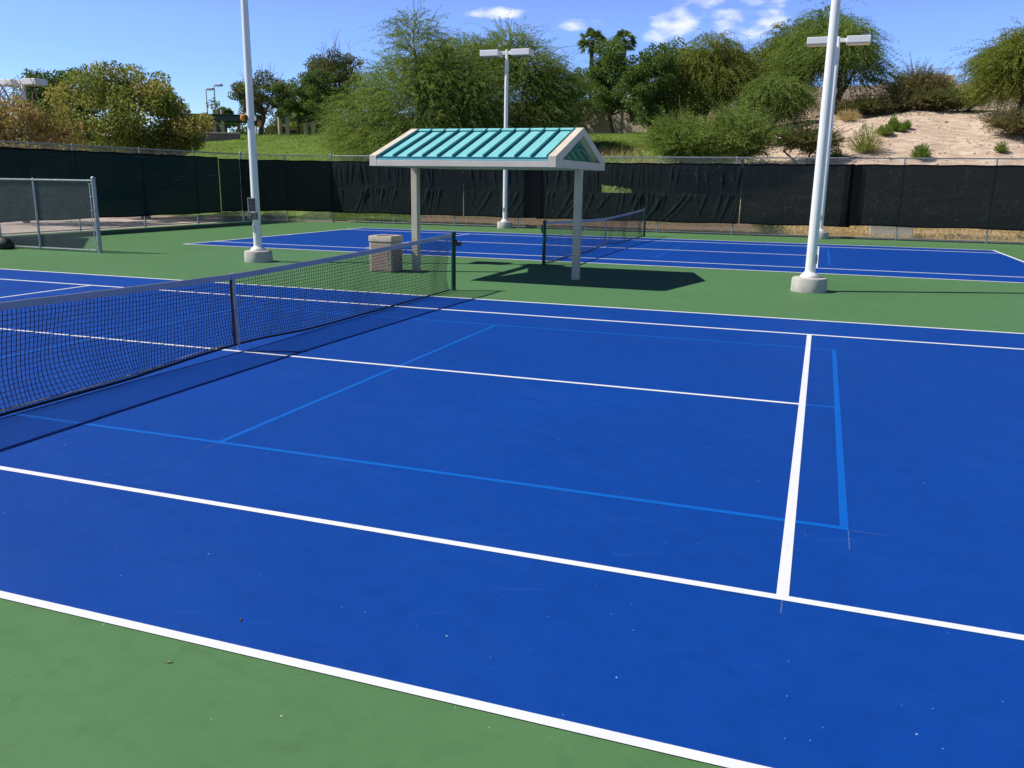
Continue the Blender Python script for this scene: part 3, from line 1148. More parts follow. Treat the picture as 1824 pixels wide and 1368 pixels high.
def fence(name, P0, P1, spans, H, label, group, wire_r=0.0023, post_r=0.030, ends=(0.045, 0.045), bottom=True, mesh_z0=0.03, rail_r=0.024, caps=False):
    root = empty(name, (P0[0], P0[1], 0))
    tag(root, label, 'fence', group)
    P0, P1 = np.array(P0, float), np.array(P1, float)
    d = P1 - P0
    L = np.linalg.norm(d)
    d /= L

    def pt(s, z):
        return (d[0] * s, d[1] * s, z)
    ss = list(spans)
    for i, s in enumerate(ss):
        r = ends[0] if i == 0 else ends[1] if i == len(ss) - 1 else post_r
        if r == 0:
            continue
        m = MB()
        top = H + (0.05 if r > post_r else -0.01)
        m.lathe([(r, -0.05), (r, top), (r * 1.15, top + 0.002), (r * 1.12, top + 0.02), (r * 0.75, top + 0.05), (r * 0.2, top + 0.062)], pt(s, 0), 12)
        m.build('post', M_galv, root, smooth=True)
    m = MB()
    m.tube([pt(0, H), pt(L, H)], rail_r, 8)
    m.build('top_rail', M_galv, root, smooth=True)
    if bottom:
        m = MB()
        m.tube([pt(0, 0.06), pt(L, 0.06)], rail_r * 0.8, 8)
        m.build('bottom_rail', M_galv, root, smooth=True)
    o = chain_link(P0 - P0, P1 - P0, mesh_z0, H, root, r=wire_r)
    n_ = np.array([-d[1], d[0]]) * (rail_r + 0.004)
    o.location = (-n_[0], -n_[1], 0)
    return root


G_F = 'chain link fences round the courts'
FV = 27.75
back = fence('chain_link_fence', (-15.6, FV), (19.0, FV), [0] + [x + 15.6 for x in np.arange(-12.35, 18.6, 3.07)] + [34.6], 3.05,
             'long tall chain-link fence carrying the sunlit wrinkled black screens at the back', G_F)
cham = fence('chain_link_fence', (-19.2, 25.75), (-15.72, 27.72), [0, 2.0, 3.99], 3.05,
             'short diagonal chain-link fence cutting the back left corner of the courts', G_F, ends=(0.05, 0.0))
leftf = fence('chain_link_fence', (-19.2, 9.6), (-19.2, 25.6), [0, 3.3, 6.6, 9.85, 13.0, 15.99], 3.05,
              'tall chain-link fence with shaded dark green screens along the left side', G_F, ends=(0.05, 0.0))
stub = fence('chain_link_fence', (-11.58, 9.5), (-19.0, 9.5), [0, 2.08, 4.9, 7.42], 1.87,
             'low chain-link fence without a screen at the left edge of the courts', G_F, ends=(0.055, 0.045), rail_r=0.026, mesh_z0=0.05, wire_r=0.0034)
m = MB()
m.box((-0.13, -0.035, 0.08), (-0.105, -0.028, 1.80))
for z in (0.25, 0.65, 1.1, 1.45, 1.78):
    m.box((-0.13, -0.06, z), (0.0, -0.0565, z + 0.022))
m.build('tension_bar', M_galv, stub)


# ================================================================== windscreens
def windscreen(P0, P1, z0, z1, label, wrinkle=1.0, seam=1.62, hole=None, seed=0, off=0.06, step=0.022, lift=0.0):
    P0, P1 = np.array(P0, float), np.array(P1, float)
    d = P1 - P0
    L = np.linalg.norm(d)
    d /= L
    nrm = np.array([d[1], -d[0]])                       # towards the court
    rng = np.random.default_rng(seed)
    ns = max(int(L / step), 8)
    s = np.linspace(0, L, ns + 1)
    zz = np.concatenate([np.linspace(z1, seam + 0.02, 34), np.linspace(seam - 0.02, z0, 34)])
    S, Z = np.meshgrid(s, zz)
    D = np.zeros_like(S)
    for kk in range(int(L * 9)):
        c = rng.uniform(-0.3, L + 0.3)
        wd = rng.uniform(0.018, 0.055)
        upper = kk % 2 == 0
        sk = rng.normal(0.05, 0.10) if upper else rng.normal(0.22, 0.24)
        zc = np.where(Z > seam, (Z - seam) / (z1 - seam), (seam - Z) / (seam - z0))
        reach = rng.uniform(0.5, 1.4)
        sel = (Z > seam) if upper else (Z <= seam)
        fall = np.clip(1.15 - zc / reach, 0, 1) if not upper else np.clip(1.1 - np.abs(zc - 0.55) / (reach * 0.6), 0, 1)
        bend = sk * np.abs(Z - seam) * (1 + 0.5 * zc)
        D += sel * fall * np.exp(-((S - c + bend) / (wd * (1 + 0.8 * zc))) ** 2) * rng.uniform(0.3, 1.0) * (1.0 if not upper else 0.7)
    D *= 0.050 * wrinkle
    D += 0.012 * np.sin(S * 1.7 + seed) * np.sin((Z - z0) / (z1 - z0) * 3.14)
    pin = np.minimum(1, np.minimum(np.abs(Z - z1), np.abs(Z - seam)) / 0.12)
    D = D * (0.25 + 0.75 * pin)
    sag_t = 0.02 * np.sin(S * 2.05 + seed) ** 2
    sag_b = 0.03 * np.sin(S * 1.02 + seed * 2) ** 2
    t = (Z - z0) / (z1 - z0)
    Z = Z - sag_t * t + sag_b * (1 - t) + lift * S * (1 - t)
    o_ = off + np.maximum(D, -off * 0.6)
    P = np.stack([d[0] * S + nrm[0] * o_, d[1] * S + nrm[1] * o_, Z], axis=-1)
    mask = None
    if hole:
        s0, s1, h0, h1 = hole
        Sm = (S[:-1, :-1] + S[1:, 1:]) / 2
        Zm = (Z[:-1, :-1] + Z[1:, 1:]) / 2
        topline = h1 - (h1 - h0) * 0.55 * np.clip((Sm - s0) / (s1 - s0), 0, 1) ** 1.5 + 0.02 * np.sin(Sm * 22)
        mask = (Sm > s0) & (Sm < s1) & (Zm > h0) & (Zm < topline)
    root = empty('windscreen', (P0[0], P0[1], 0))
    tag(root, label, 'windscreen', 'dark windscreens tied to the fences')
    grid_object('fabric', P, M_screen, root, True, mask)
    for zh in (z1 - 0.01, z0 + 0.01):
        m = MB()
        vs_, fs = [], []
        for i in range(0, ns + 1, 4):
            p = P[0 if zh > seam else -1, i]
            for dz in (-0.028, 0.028):
                for do in (0.003, 0.007):
                    vs_.append((p[0] + nrm[0] * do, p[1] + nrm[1] * do, p[2] + dz))
        nn = len(vs_) // 4
        for i in range(nn - 1):
            a, b = i * 4, i * 4 + 4
            fs += [(a, a + 1, b + 1, b), (a + 1, a + 3, b + 3, b + 1), (a + 3, a + 2, b + 2, b + 3), (a + 2, a, b, b + 2)]
        m.add(vs_, fs)
        m.build('hem', M_screen2, root)
    return root


def overlap_strip(parent, s0, s1, z0, z1, d=(1, 0), off=0.12):
    m = MB()
    m.box((s0, -off - 0.004, z0), (s1, -off, z1))
    m.build('doubled_strip', M_screen2, parent)


w1 = windscreen((-15.66, FV), (-8.83, FV), 0.46, 2.80, 'wrinkled black windscreen left of the narrow slit, beside the shaded corner', 1.0, seed=1)
w2 = windscreen((-8.79, FV), (-5.42, FV), 0.46, 2.80, 'narrow wrinkled black windscreen panel behind the shelter, between slit and dark band', 1.1, seed=2)
w3 = windscreen((-5.38, FV), (3.24, FV), 0.46, 2.80, 'wrinkled black windscreen with a torn hole showing the slope behind', 0.9, hole=(2.92, 4.18, 1.60, 1.90), seed=3, lift=0.0)
w4 = windscreen((3.265, FV), (7.45, FV), 0.47, 2.80, 'smooth black windscreen panel directly behind the thick white pole', 0.16, seed=4)
w5 = windscreen((7.47, FV), (18.9, FV), 0.53, 2.80, 'scratched flat black windscreen at the right end of the back fence', 0.12, seed=5)
overlap_strip(w3, -0.18, 0.22, 0.47, 2.80)
overlap_strip(w5, -0.20, 0.21, 0.52, 2.80)
w6 = windscreen((-19.2, 25.70), (-15.60, 27.74), 0.50, 2.80, 'shaded dark screen on the diagonal corner fence behind the pole with the sign', 0.15, seed=6, off=0.06)
w7 = windscreen((-19.2, 24.12), (-19.2, 25.6), 0.50, 2.80, 'narrow shaded screen panel right of the thin bright slit in the left fence', 0.12, seed=7)
w8 = windscreen((-19.2, 9.7), (-19.2, 24.08), 0.46, 2.85, 'long shaded dark green screen on the left fence behind the low chain-link fence', 0.12, seed=8)

# ================================================================== unseen canopy added to cast a shadow, and a bag by the fence
bag = empty('black_bag', (-14.75, 9.25, 0))
tag(bag, 'slumped black bag on the court at the foot of the low fence', 'bag')
rng = np.random.default_rng(9)
m = MB()
m.lathe([(0.20, 0.0), (0.25, 0.05), (0.24, 0.15), (0.19, 0.24), (0.10, 0.31), (0.03, 0.33)], n=18)
v = m.v[0]
v[:, 0] *= 1.25
v += rng.normal(0, 0.012, v.shape)
v[:, 2] = np.maximum(v[:, 2], 0)
m.build('body', M_bag, bag, smooth='all')
m = MB()
m.tube([(-0.15, -0.05, 0.27), (-0.08, -0.09, 0.37), (0.05, -0.09, 0.38), (0.13, -0.05, 0.27)], 0.012, 8)
m.build('handle', M_bag, bag, smooth=True)

for i, (x, y, a, lab) in enumerate([(3.944, -5.645, 0.6, 'curled dry brown leaf lying on the green paint at lower left'),
                                   (4.004, -5.242, 2.1, 'dark dry leaf lying on the blue paint near the left doubles line')]):
    lf = empty('fallen_leaf', (x, y, 0.004), a)
    tag(lf, lab, 'leaf')
    P = np.array([[(-0.020 + 0.04 * t, w_ * 0.008 * math.sin(math.pi * min(max(t, 0.04), 0.96)), 0.002 + 0.006 * abs(w_) + 0.010 * t * t) for t in np.linspace(0, 1, 9)] for w_ in (-1, -0.5, 0, 0.5, 1)])
    grid_object('blade', P, M_bark if i else M_palebark, lf)
    m = MB()
    m.tube([(-0.032, 0.0, 0.004), (-0.019, 0.0, 0.003)], 0.0009, 5)
    m.build('stalk', M_bark, lf)
    lf.scale = (0.7, 0.7, 0.45)

can = empty('added_shadow_canopy', (-18.0, 10.5, 0))  # out of view, added and shaped to cast the dark ground shadow
tag(can, 'unseen flat canopy added to throw the dark shadow behind the low fence', 'canopy')
cor = [(-16.75, 8.9), (-19.9, 12.2), (-21.9, 11.3), (-19.7, 8.9)]
m = MB()
m.prism([(x + 18.0, y - 10.5) for x, y in cor], 2, 4.46, 4.52)
m.build('shadow_casting_sheet', M_cream, can)
for x, y in cor:
    m = MB()
    cx, cy = -19.6 + (x + 19.6) * 0.93, 10.3 + (y - 10.3) * 0.93
    if x > -19.0:
        continue
    m.tube([(cx + 18.0, cy - 10.5, 0), (cx + 18.0, cy - 10.5, 4.46)], 0.05, 10)
    m.build('post', M_cream, can, smooth=True)


# ================================================================== vegetation
def rand_unit(rng, n):
    v = rng.normal(0, 1, (n, 3))
    return v / np.linalg.norm(v, axis=1, keepdims=True)


def leaf_quads(C_, D_, L_, W_, rng, flat_up=0.0):
    """diamond leaves: base C_, long axis D_, length L_, width W_"""
    n = len(C_)
    D_ = D_ / np.maximum(np.linalg.norm(D_, axis=1, keepdims=True), 1e-9)
    r = rand_unit(rng, n) + np.array([0, 0, flat_up])
    s = np.cross(D_, r)
    s /= np.maximum(np.linalg.norm(s, axis=1, keepdims=True), 1e-6)
    L_ = np.broadcast_to(np.asarray(L_).reshape(-1, 1), (n, 1))
    W_ = np.broadcast_to(np.asarray(W_).reshape(-1, 1), (n, 1))
    mid = C_ + D_ * L_ * 0.45
    return np.stack([C_, mid + s * W_ * 0.5, C_ + D_ * L_, mid - s * W_ * 0.5], axis=1)


def lobes_for(rng, rx, rz0, rz1, n, spread=0.55):
    """sub-ellipsoids filling a crown of radius rx from rz0 to rz1 (local heights)"""
    hz = (rz1 - rz0) / 2
    cz = (rz1 + rz0) / 2
    out = []
    for i in range(n):
        a = rng.uniform(0, 2 * math.pi)
        t = rng.uniform(-0.9, 0.75)
        rr = spread * math.sqrt(max(0.05, 1 - t * t)) * rng.uniform(0.5, 1.1)
        k = rng.uniform(0.38, 0.58)
        out.append(((math.cos(a) * rr * rx, math.sin(a) * rr * rx, cz + t * hz * 0.62), (rx * k, rx * k, hz * k)))
    out.append(((0, 0, cz), (rx * 0.55, rx * 0.55, hz * 0.6)))
    out.append(((rng.normal(0, 0.15) * rx, 0, cz + hz * 0.55), (rx * 0.42, rx * 0.42, hz * 0.45)))
    return out


def limb_mesh(rng, base_r, trunk_h, targets, lean=(0, 0), forks=1, bark=None, name='trunk', parent=None):
    m = MB()
    starts = []
    for k in range(forks):
        ox, oy = (0, 0) if forks == 1 else (rng.normal(0, 0.18), rng.normal(0, 0.18))
        tx, ty = lean[0] + rng.normal(0, 0.15) * forks, lean[1] + rng.normal(0, 0.15) * forks
        pts = [(ox, oy, -0.25)]
        for t in (0.25, 0.5, 0.75, 1.0):
            pts.append((ox + tx * t + rng.normal(0, 0.03), oy + ty * t + rng.normal(0, 0.03), trunk_h * t))
        m.tube(pts, [base_r * 1.25, base_r, base_r * 0.9, base_r * 0.82, base_r * 0.75], 8)
        starts.append(np.array(pts[-1]))
    for tg in targets:
        tg = np.array(tg)
        st = min(starts, key=lambda q: np.linalg.norm(q - tg))
        mid = st * 0.5 + tg * 0.5 + np.array([0, 0, 0.12 * np.linalg.norm(tg - st)]) + rng.normal(0, 0.1, 3)
        m.tube([tuple(st - (0, 0, 0.1)), tuple(mid), tuple(tg)], [base_r * 0.6, base_r * 0.35, base_r * 0.10], 6)
        for q in range(3):
            e = tg + rng.normal(0, 0.16, 3) * np.linalg.norm(tg - st) * 0.5
            m.tube([tuple(mid * 0.5 + tg * 0.5), tuple(e)], [base_r * 0.18, base_r * 0.04], 5)
    return m.build(name, bark or M_bark, parent, smooth=True)


def feathery(rng, lobes, n_twig, tl, per, ll, lw, droop, center, upb=0.3):
    """twigs with paired leaflets, drooping at the ends"""
    vol = np.array([np.prod(l[1]) for l in lobes]) ** 0.75
    pick = rng.choice(len(lobes), n_twig, p=vol / vol.sum())
    c = np.array([lobes[i][0] for i in pick])
    r = np.array([lobes[i][1] for i in pick])
    u = rand_unit(rng, n_twig)
    rad = rng.uniform(0.15, 1.0, (n_twig, 1)) ** 0.5 * 0.88
    st = c + u * rad * r
    out = st - np.asarray(center)
    out /= np.maximum(np.linalg.norm(out, axis=1, keepdims=True), 1e-6)
    flat = u * np.array([1, 1, 0.35]) + out * np.array([0.6, 0.6, 0.25])
    dr = flat * 0.8 + rand_unit(rng, n_twig) * 0.42 + np.array([0, 0, upb])
    dr /= np.linalg.norm(dr, axis=1, keepdims=True)
    ln = rng.uniform(0.5, 1.25, (n_twig, 1)) * tl * (1 + 0.8 * (rng.random((n_twig, 1)) > 0.90))
    t = np.linspace(0.08, 1.0, per)
    Cs, Ds, Ls, Tn = [], [], [], []
    twt = np.clip(rng.normal(0.54, 0.2, n_twig), 0, 1)
    cl = rng.normal(0, 0.14, len(lobes))[pick]
    grav = np.array([0, 0, -1.0])
    for tk in t:
        p = st + dr * ln * tk + grav * droop * ln * tk * tk
        tang = dr + grav * droop * 2 * tk
        tang /= np.linalg.norm(tang, axis=1, keepdims=True)
        side = np.cross(tang, rand_unit(rng, n_twig))
        side /= np.maximum(np.linalg.norm(side, axis=1, keepdims=True), 1e-6)
        for sg in (-1, 1):
            Cs.append(p + rng.normal(0, 0.02, p.shape))
            Ds.append(tang * 0.8 + side * sg * 0.55 + grav * 0.12)
            Ls.append(rng.uniform(0.7, 1.25, n_twig) * ll)
            Tn.append(np.clip(twt + cl + rng.normal(0, 0.13, n_twig), 0, 1))
    C_ = np.concatenate(Cs)
    D_ = np.concatenate(Ds)
    q = leaf_quads(C_, D_, np.concatenate(Ls), lw, rng, 0.9)
    # the twigs themselves
    e = st + dr * ln + grav * droop * ln
    mdp = st + dr * ln * 0.5 + grav * droop * ln * 0.25
    return q, np.concatenate(Tn), (st, mdp, e)


def mesquite(x, y, top, bot, rx, label, seed, mat=None, n_twig=2200, tl=1.3, per=10, ll=0.15, lw=0.038, droop=0.28, nl=7, lobes=None, name='mesquite_tree', cat='tree',
             group='feathery mesquite trees and shrubs', forks=2, base_r=0.16, spread=0.6, tr_lean=(0.2, 0)):
    rng = np.random.default_rng(seed)
    z0 = T(x, y)
    root = empty(name, (x, y, z0))
    tag(root, label, cat, group)
    h0, h1 = bot - z0, top - z0
    if lobes is None:
        lobes = lobes_for(rng, rx * 0.92, h0, h1 - tl * 0.35, nl, spread)
    ctr = (0, 0, h0 + (h1 - h0) * 0.25)
    q, tn, (a, b, e) = feathery(rng, lobes, n_twig, tl, per, ll, lw, droop, ctr)
    zmin = terrain(q[:, :, 0] + x, q[:, :, 1] + y) - z0 + 0.02
    q[:, :, 2] = np.maximum(q[:, :, 2], zmin)
    quads_object('crown', q, mat or L_mesq, root, tn)
    tg = [l[0] for l in lobes]
    limb_mesh(rng, base_r, max(h0 + 0.3, 0.4), tg, tr_lean, forks, None, 'trunk', root)
    k = rng.choice(len(a), min(len(a), 700), replace=False)
    tw = np.concatenate([seg_quads(a[k], b[k], 0.010, 3), seg_quads(b[k], e[k], 0.006, 3)])
    quads_object('twigs', tw, M_bark, root)
    return root


def broadleaf(x, y, top, bot, rx, label, seed, mat, n_clump=60, n_leaf=16000, ls=0.15, lw=0.09, cr=0.24, base_r=0.16, trunk_xy=(0, 0), bare=0, name='shade_tree',
              group='leafy trees along the hilltop', z0=None, forks=1, squash=1.0, cat='tree'):
    rng = np.random.default_rng(seed)
    z0 = T(x, y) if z0 is None else z0
    root = empty(name, (x, y, z0))
    tag(root, label, cat, group)
    h0, h1 = bot - z0, top - z0
    hz, cz = (h1 - h0) / 2, (h1 + h0) / 2
    u = rand_unit(rng, n_clump)
    rad = rng.uniform(0.2, 1, (n_clump, 1)) ** 0.45
    wob = 1 + 0.16 * np.sin(u[:, :1] * 3 + seed) + 0.12 * np.sin(u[:, 2:] * 5 + seed * 1.7)
    cc = u * rad * wob * np.array([rx * 0.86, rx * 0.86 * squash, hz * 0.86]) + (0, 0, cz)
    csz = rng.uniform(0.6, 1.3, n_clump) * cr
    out = rng.random(n_clump) < 0.22
    cc = np.where(out[:, None], (cc - (0, 0, cz)) * 1.22 + (0, 0, cz), cc)
    csz = np.where(out, csz * 0.55, csz)
    ct = rng.normal(0.45, 0.20, n_clump)
    pk = rng.choice(n_clump, n_leaf, p=csz ** 2 / (csz ** 2).sum())
    d = rand_unit(rng, n_leaf)
    rr = rng.uniform(0, 1, (n_leaf, 1)) ** 0.42
    off = d * rr * csz[pk][:, None] * np.array([rx, rx, min(hz, rx) * 0.75])
    Cn = cc[pk] + off
    Dn = d * 0.7 + rand_unit(rng, n_leaf) * 0.8 + np.array([0, 0, -0.25])
    q = leaf_quads(Cn, Dn, rng.uniform(0.7, 1.3, n_leaf) * ls, rng.uniform(0.75, 1.2, n_leaf) * lw, rng, 0.7)
    tn = np.clip(ct[pk] + rng.normal(0, 0.15, n_leaf), 0, 1)
    quads_object('crown', q, mat, root, tn)
    k = rng.choice(n_clump, min(10, n_clump), replace=False)
    limb_mesh(rng, base_r, max(h0 + hz * 0.35, 0.5), [tuple(cc[i]) for i in k], trunk_xy, forks, None, 'trunk', root)
    if bare:
        st = cc[rng.choice(n_clump, bare)] * np.array([0.6, 0.6, 1]) + (0, 0, hz * 0.1)
        dr = rand_unit(rng, bare) * 0.6 + np.array([0, 0, 0.9])
        e1 = st + dr * hz * 0.30
        e2 = e1 + (dr + rand_unit(rng, bare) * 0.7) * hz * 0.22
        e3 = e1 + (dr + rand_unit(rng, bare) * 0.7) * hz * 0.20
        quads_object('bare_twigs', np.concatenate([seg_quads(st, e1, 0.022, 4), seg_quads(e1, e2, 0.013, 3), seg_quads(e1, e3, 0.013, 3)]), M_palebark, root)
    return root


def tuft(x, y, h, r, label, seed, mat, n=500, name='shrub', group='small shrubs on the slope', w=0.02, ll=None, z0=None, up_=0.18, cat='shrub'):
    """upright blades and sprays from one root"""
    rng = np.random.default_rng(seed)
    z0 = T(x, y) if z0 is None else z0
    root = empty(name, (x, y, z0))
    tag(root, label, cat, group)
    d = rand_unit(rng, n)
    d[:, 2] = np.abs(d[:, 2]) + up_
    d /= np.linalg.norm(d, axis=1, keepdims=True)
    t = rng.uniform(0.15, 0.85, (n, 1))
    c = d * t * np.array([r, r, h]) / np.maximum(d[:, 2:] * 0 + 1, 1)
    q = leaf_quads(c, d + rng.normal(0, 0.25, d.shape) + np.array([0, 0, 0.2]), rng.uniform(0.14, 0.30, n) * h if ll is None else rng.uniform(0.7, 1.3, n) * ll, w, rng)
    q[:, :, 2] = np.maximum(q[:, :, 2], 0.0)
    quads_object('foliage', q, mat, root, np.clip(rng.normal(0.5, 0.22, n), 0, 1))
    k = rng.choice(n, min(n, 40), replace=False)
    quads_object('stems', seg_quads(np.zeros((len(k), 3)) - (0, 0, 0.05), c[k], 0.006, 3), M_bark, root)
    return root


# big mesquite left of the pole: hand-placed lobes (wide skirt on the left, two plumes on top)
mesquite(-15.4, 36.8, 11.4, 3.2, 4.9, 'largest feathery mesquite tree spreading wide behind the left half of the shelter', 11, n_twig=7600, tl=1.6, per=15, ll=0.135, lw=0.031, droop=0.42,
         lobes=[((0.2, 0, 3.6), (3.0, 3.0, 2.6)), ((-2.9, -0.6, 2.0), (2.0, 2.0, 1.5)), ((-1.4, 0.3, 4.6), (1.9, 1.9, 1.7)), ((2.4, 0.6, 2.6), (2.2, 2.2, 1.9)), ((1.5, 0.2, 5.0), (1.9, 1.9, 1.7)),
                ((0.1, 0, 6.6), (1.3, 1.3, 1.3)), ((-3.6, -0.5, 3.6), (1.2, 1.2, 1.0)), ((0.8, -1.6, 1.4), (2.4, 1.6, 1.1)), ((-1.2, -1.8, 1.2), (2.0, 1.4, 0.9)), ((3.4, 0, 4.2), (1.4, 1.4, 1.3)), ((-0.3, 0, 7.7), (0.9, 0.9, 0.9))],
         forks=3, base_r=0.2)
mesquite(-11.9, 41.6, 11.3, 4.2, 3.8, 'tall feathery mesquite directly behind the lamp pole above the shelter roof', 12, n_twig=7600, tl=1.6, per=15, ll=0.135, lw=0.031, droop=0.42,
         lobes=[((0, 0, 3.2), (2.6, 2.6, 2.2)), ((-1.4, 0, 4.8), (1.7, 1.7, 1.5)), ((1.2, 0, 4.6), (1.8, 1.8, 1.5)), ((0.0, 0, 5.9), (1.2, 1.2, 1.0)), ((2.4, 0, 2.2), (1.6, 1.6, 1.4)), ((0.5, -1.5, 1.2), (2.4, 1.5, 1.0)), ((3.0, 0.3, 3.7), (1.1, 1.1, 0.9)), ((-3.0, -0.5, 5.0), (1.8, 1.8, 1.5)), ((-3.4, -0.8, 2.8), (1.7, 1.7, 1.5))],
         forks=3, base_r=0.18)
broadleaf(-8.6, 55.6, 12.1, 5.75, 3.3, 'dense dark green tree left of the pale trunk, below the left palm', 13, L_dark, 90, 30000, 0.16, 0.10, 0.21, trunk_xy=(-0.5, 0))
broadleaf(-13.5, 60.0, 11.2, 5.9, 3.0, 'dark tree filling the space between the tall mesquite and the left palm', 54, L_dark, 60, 12000, 0.17, 0.10, 0.24)
broadleaf(-2.6, 58.0, 10.8, 6.2, 2.4, 'dark tree half hidden behind the drooping round mesquite', 55, L_dark, 50, 9000, 0.17, 0.10, 0.25)
broadleaf(-4.0, 45.8, 9.7, 5.45, 2.15, 'dark green tree with a bare trunk standing on the lawn right of the shelter', 14, L_dark, 65, 19000, 0.15, 0.09, 0.25, base_r=0.15)
broadleaf(-6.3, 66.7, 13.9, 7.6, 2.9, 'dark tree behind the others, just right of the right palm', 15, L_dark, 55, 11000, 0.18, 0.11, 0.25)
mesquite(-1.5, 48.3, 11.4, 6.6, 3.4, 'drooping round mesquite with yellow lower sprays right of the dark trees', 16, L_mesqy, 4600, 1.3, 12, droop=0.7, base_r=0.15)
mesquite(2.6, 53.9, 12.9, 6.6, 3.1, 'yellow tinged mesquite left of the thick white pole', 17, L_mesqy, 3600, 1.3, 12, droop=0.55)
mesquite(2.9, 46.7, 8.5, 5.9, 2.1, 'low green mesquite in front of the yellow tinged mesquite', 18, L_mesq, 2400, 1.0, 11, droop=0.6, base_r=0.11)
mesquite(6.4, 49.8, 12.8, 7.6, 3.5, 'tall layered mesquite rising right of the thick white pole', 19, L_mesq, 4400, 1.4, 12, droop=0.6, base_r=0.17)
mesquite(15.9, 46.0, 10.6, 7.0, 2.9, 'pale green mesquite cut off by the right edge of the picture', 20, L_mesqy, 4800, 1.2, 12, droop=0.5, base_r=0.14)
mesquite(-0.3, 35.2, 5.2, 2.7, 2.3, 'bright feathery shrub rising behind the torn screen', 21, L_mesq, 2300, 0.9, 10, ll=0.13, lw=0.036, droop=0.1, name='large_shrub', cat='shrub', base_r=0.06, forks=4)
mesquite(2.4, 36.6, 5.6, 3.1, 2.3, 'bright feathery shrub left of the thick white pole, above the slit in the screens', 22, L_mesq, 2300, 0.9, 10, ll=0.13, lw=0.036, droop=0.1, name='large_shrub', cat='shrub', base_r=0.06, forks=4)
mesquite(5.4, 37.8, 4.9, 3.4, 1.5, 'dark low shrub at the foot of the bare slope beside the thick white pole', 23, L_olive, 1100, 0.6, 9, ll=0.11, lw=0.035, droop=0.1, name='large_shrub', cat='shrub', base_r=0.05, forks=4)
mesquite(11.6, 53.6, 9.3, 6.9, 1.9, 'brownish wind-swept bush on the skyline above the bare slope', 24, L_bush, 1900, 0.9, 10, ll=0.12, lw=0.035, droop=0.05, name='large_shrub', cat='shrub', base_r=0.06, forks=4)
for i, (x, y, t, b, r, lab) in enumerate([
        (8.3, 47.8, 7.0, 6.1, 1.7, 'low olive shrub at the foot of the tall layered mesquite'),
        (10.2, 48.7, 7.4, 6.2, 1.7, 'low olive shrub in front of the brownish bush, left part of the row'),
        (11.9, 48.6, 7.3, 6.3, 1.5, 'low olive shrub right below the brownish bush'),
        (13.4, 49.4, 7.7, 6.5, 1.4, 'grey green shrub filling the gap left of the mesquite at the right edge'),
        (15.2, 41.3, 5.6, 4.7, 1.3, 'low brown shrub under the mesquite at the right edge')]):
    mesquite(x, y, t, b, r, lab, 30 + i, (L_olive, L_bush, L_olive, L_mesq, L_bush)[i], 1000, 0.7, 9, ll=0.12, lw=0.035, droop=0.05, name='large_shrub', cat='shrub', base_r=0.04, forks=4)

# left side, beyond the shaded fence
broadleaf(-24.9, 25.7, 7.75, 1.2, 3.75, 'big yellow green leafy tree standing behind the left fence', 41, L_yellow, 120, 36000, 0.16, 0.085, 0.20, base_r=0.2, group='trees behind the left fence', bare=5, z0=0.0)
broadleaf(-25.3, 19.2, 5.6, 1.4, 2.7, 'rusty brown thinning tree at the left edge', 42, L_brown, 70, 13000, 0.13, 0.07, 0.24, base_r=0.13, group='trees behind the left fence', bare=60, z0=0.0)
broadleaf(-37.2, 33.0, 8.4, 3.0, 3.2, 'dark blue-green tree between the rusty tree and the yellow green tree', 43, L_dark, 80, 20000, 0.16, 0.10, 0.22, base_r=0.18, group='trees behind the left fence')
broadleaf(-39.2, 55.1, 10.6, 6.5, 2.7, 'olive tree with bare pinkish twigs behind the pole with the sign', 44, L_olive, 45, 11000, 0.17, 0.10, 0.24, base_r=0.2, trunk_xy=(0.6, 0), bare=70)
broadleaf(-35.0, 54.4, 10.5, 6.6, 2.2, 'dense dark green tree left of two others on the lawn crest', 45, L_dark, 55, 13000, 0.16, 0.10, 0.25, base_r=0.14, trunk_xy=(0.3, 0))
broadleaf(-31.9, 53.8, 10.3, 6.7, 1.9, 'dense dark green tree on the lawn crest beside the largest mesquite', 46, L_dark, 50, 11000, 0.16, 0.10, 0.25, base_r=0.15)
broadleaf(-34.6, 60.5, 13.1, 7.6, 3.3, 'taller brown tinged tree behind the dense dark green pair', 47, L_olive, 70, 14000, 0.18, 0.11, 0.22, base_r=0.18, bare=50)
broadleaf(-43.5, 70.0, 9.4, 6.3, 3.0, 'round pale green tree seen beneath the crowns on the lawn crest', 48, L_mesqy, 45, 8000, 0.2, 0.13, 0.25, base_r=0.12)


for i, (x, y, t, r, mt, lab) in enumerate([
        (-60.5, 77.0, 9.4, 4.2, L_dark, 'far dark tree behind the ramada columns'),
        (-54.5, 82.0, 9.4, 4.2, L_olive, 'far olive tree behind the right end of the ramada'),
        (-47.0, 79.0, 9.2, 4.2, L_mesqy, 'far pale tree seen between the colonnade columns'),
        (-39.5, 80.0, 9.4, 4.2, L_olive, 'far olive tree behind the tree trunks on the lawn crest'),
        (-33.0, 79.0, 9.6, 4.2, L_dark, 'far dark tree glimpsed just left of the largest mesquite')]):
    broadleaf(x, y, t, 5.0, r, lab, 100 + i, mt, 45, 9000, 0.24, 0.16, 0.26, base_r=0.12, group='far trees beyond the lawn crest')


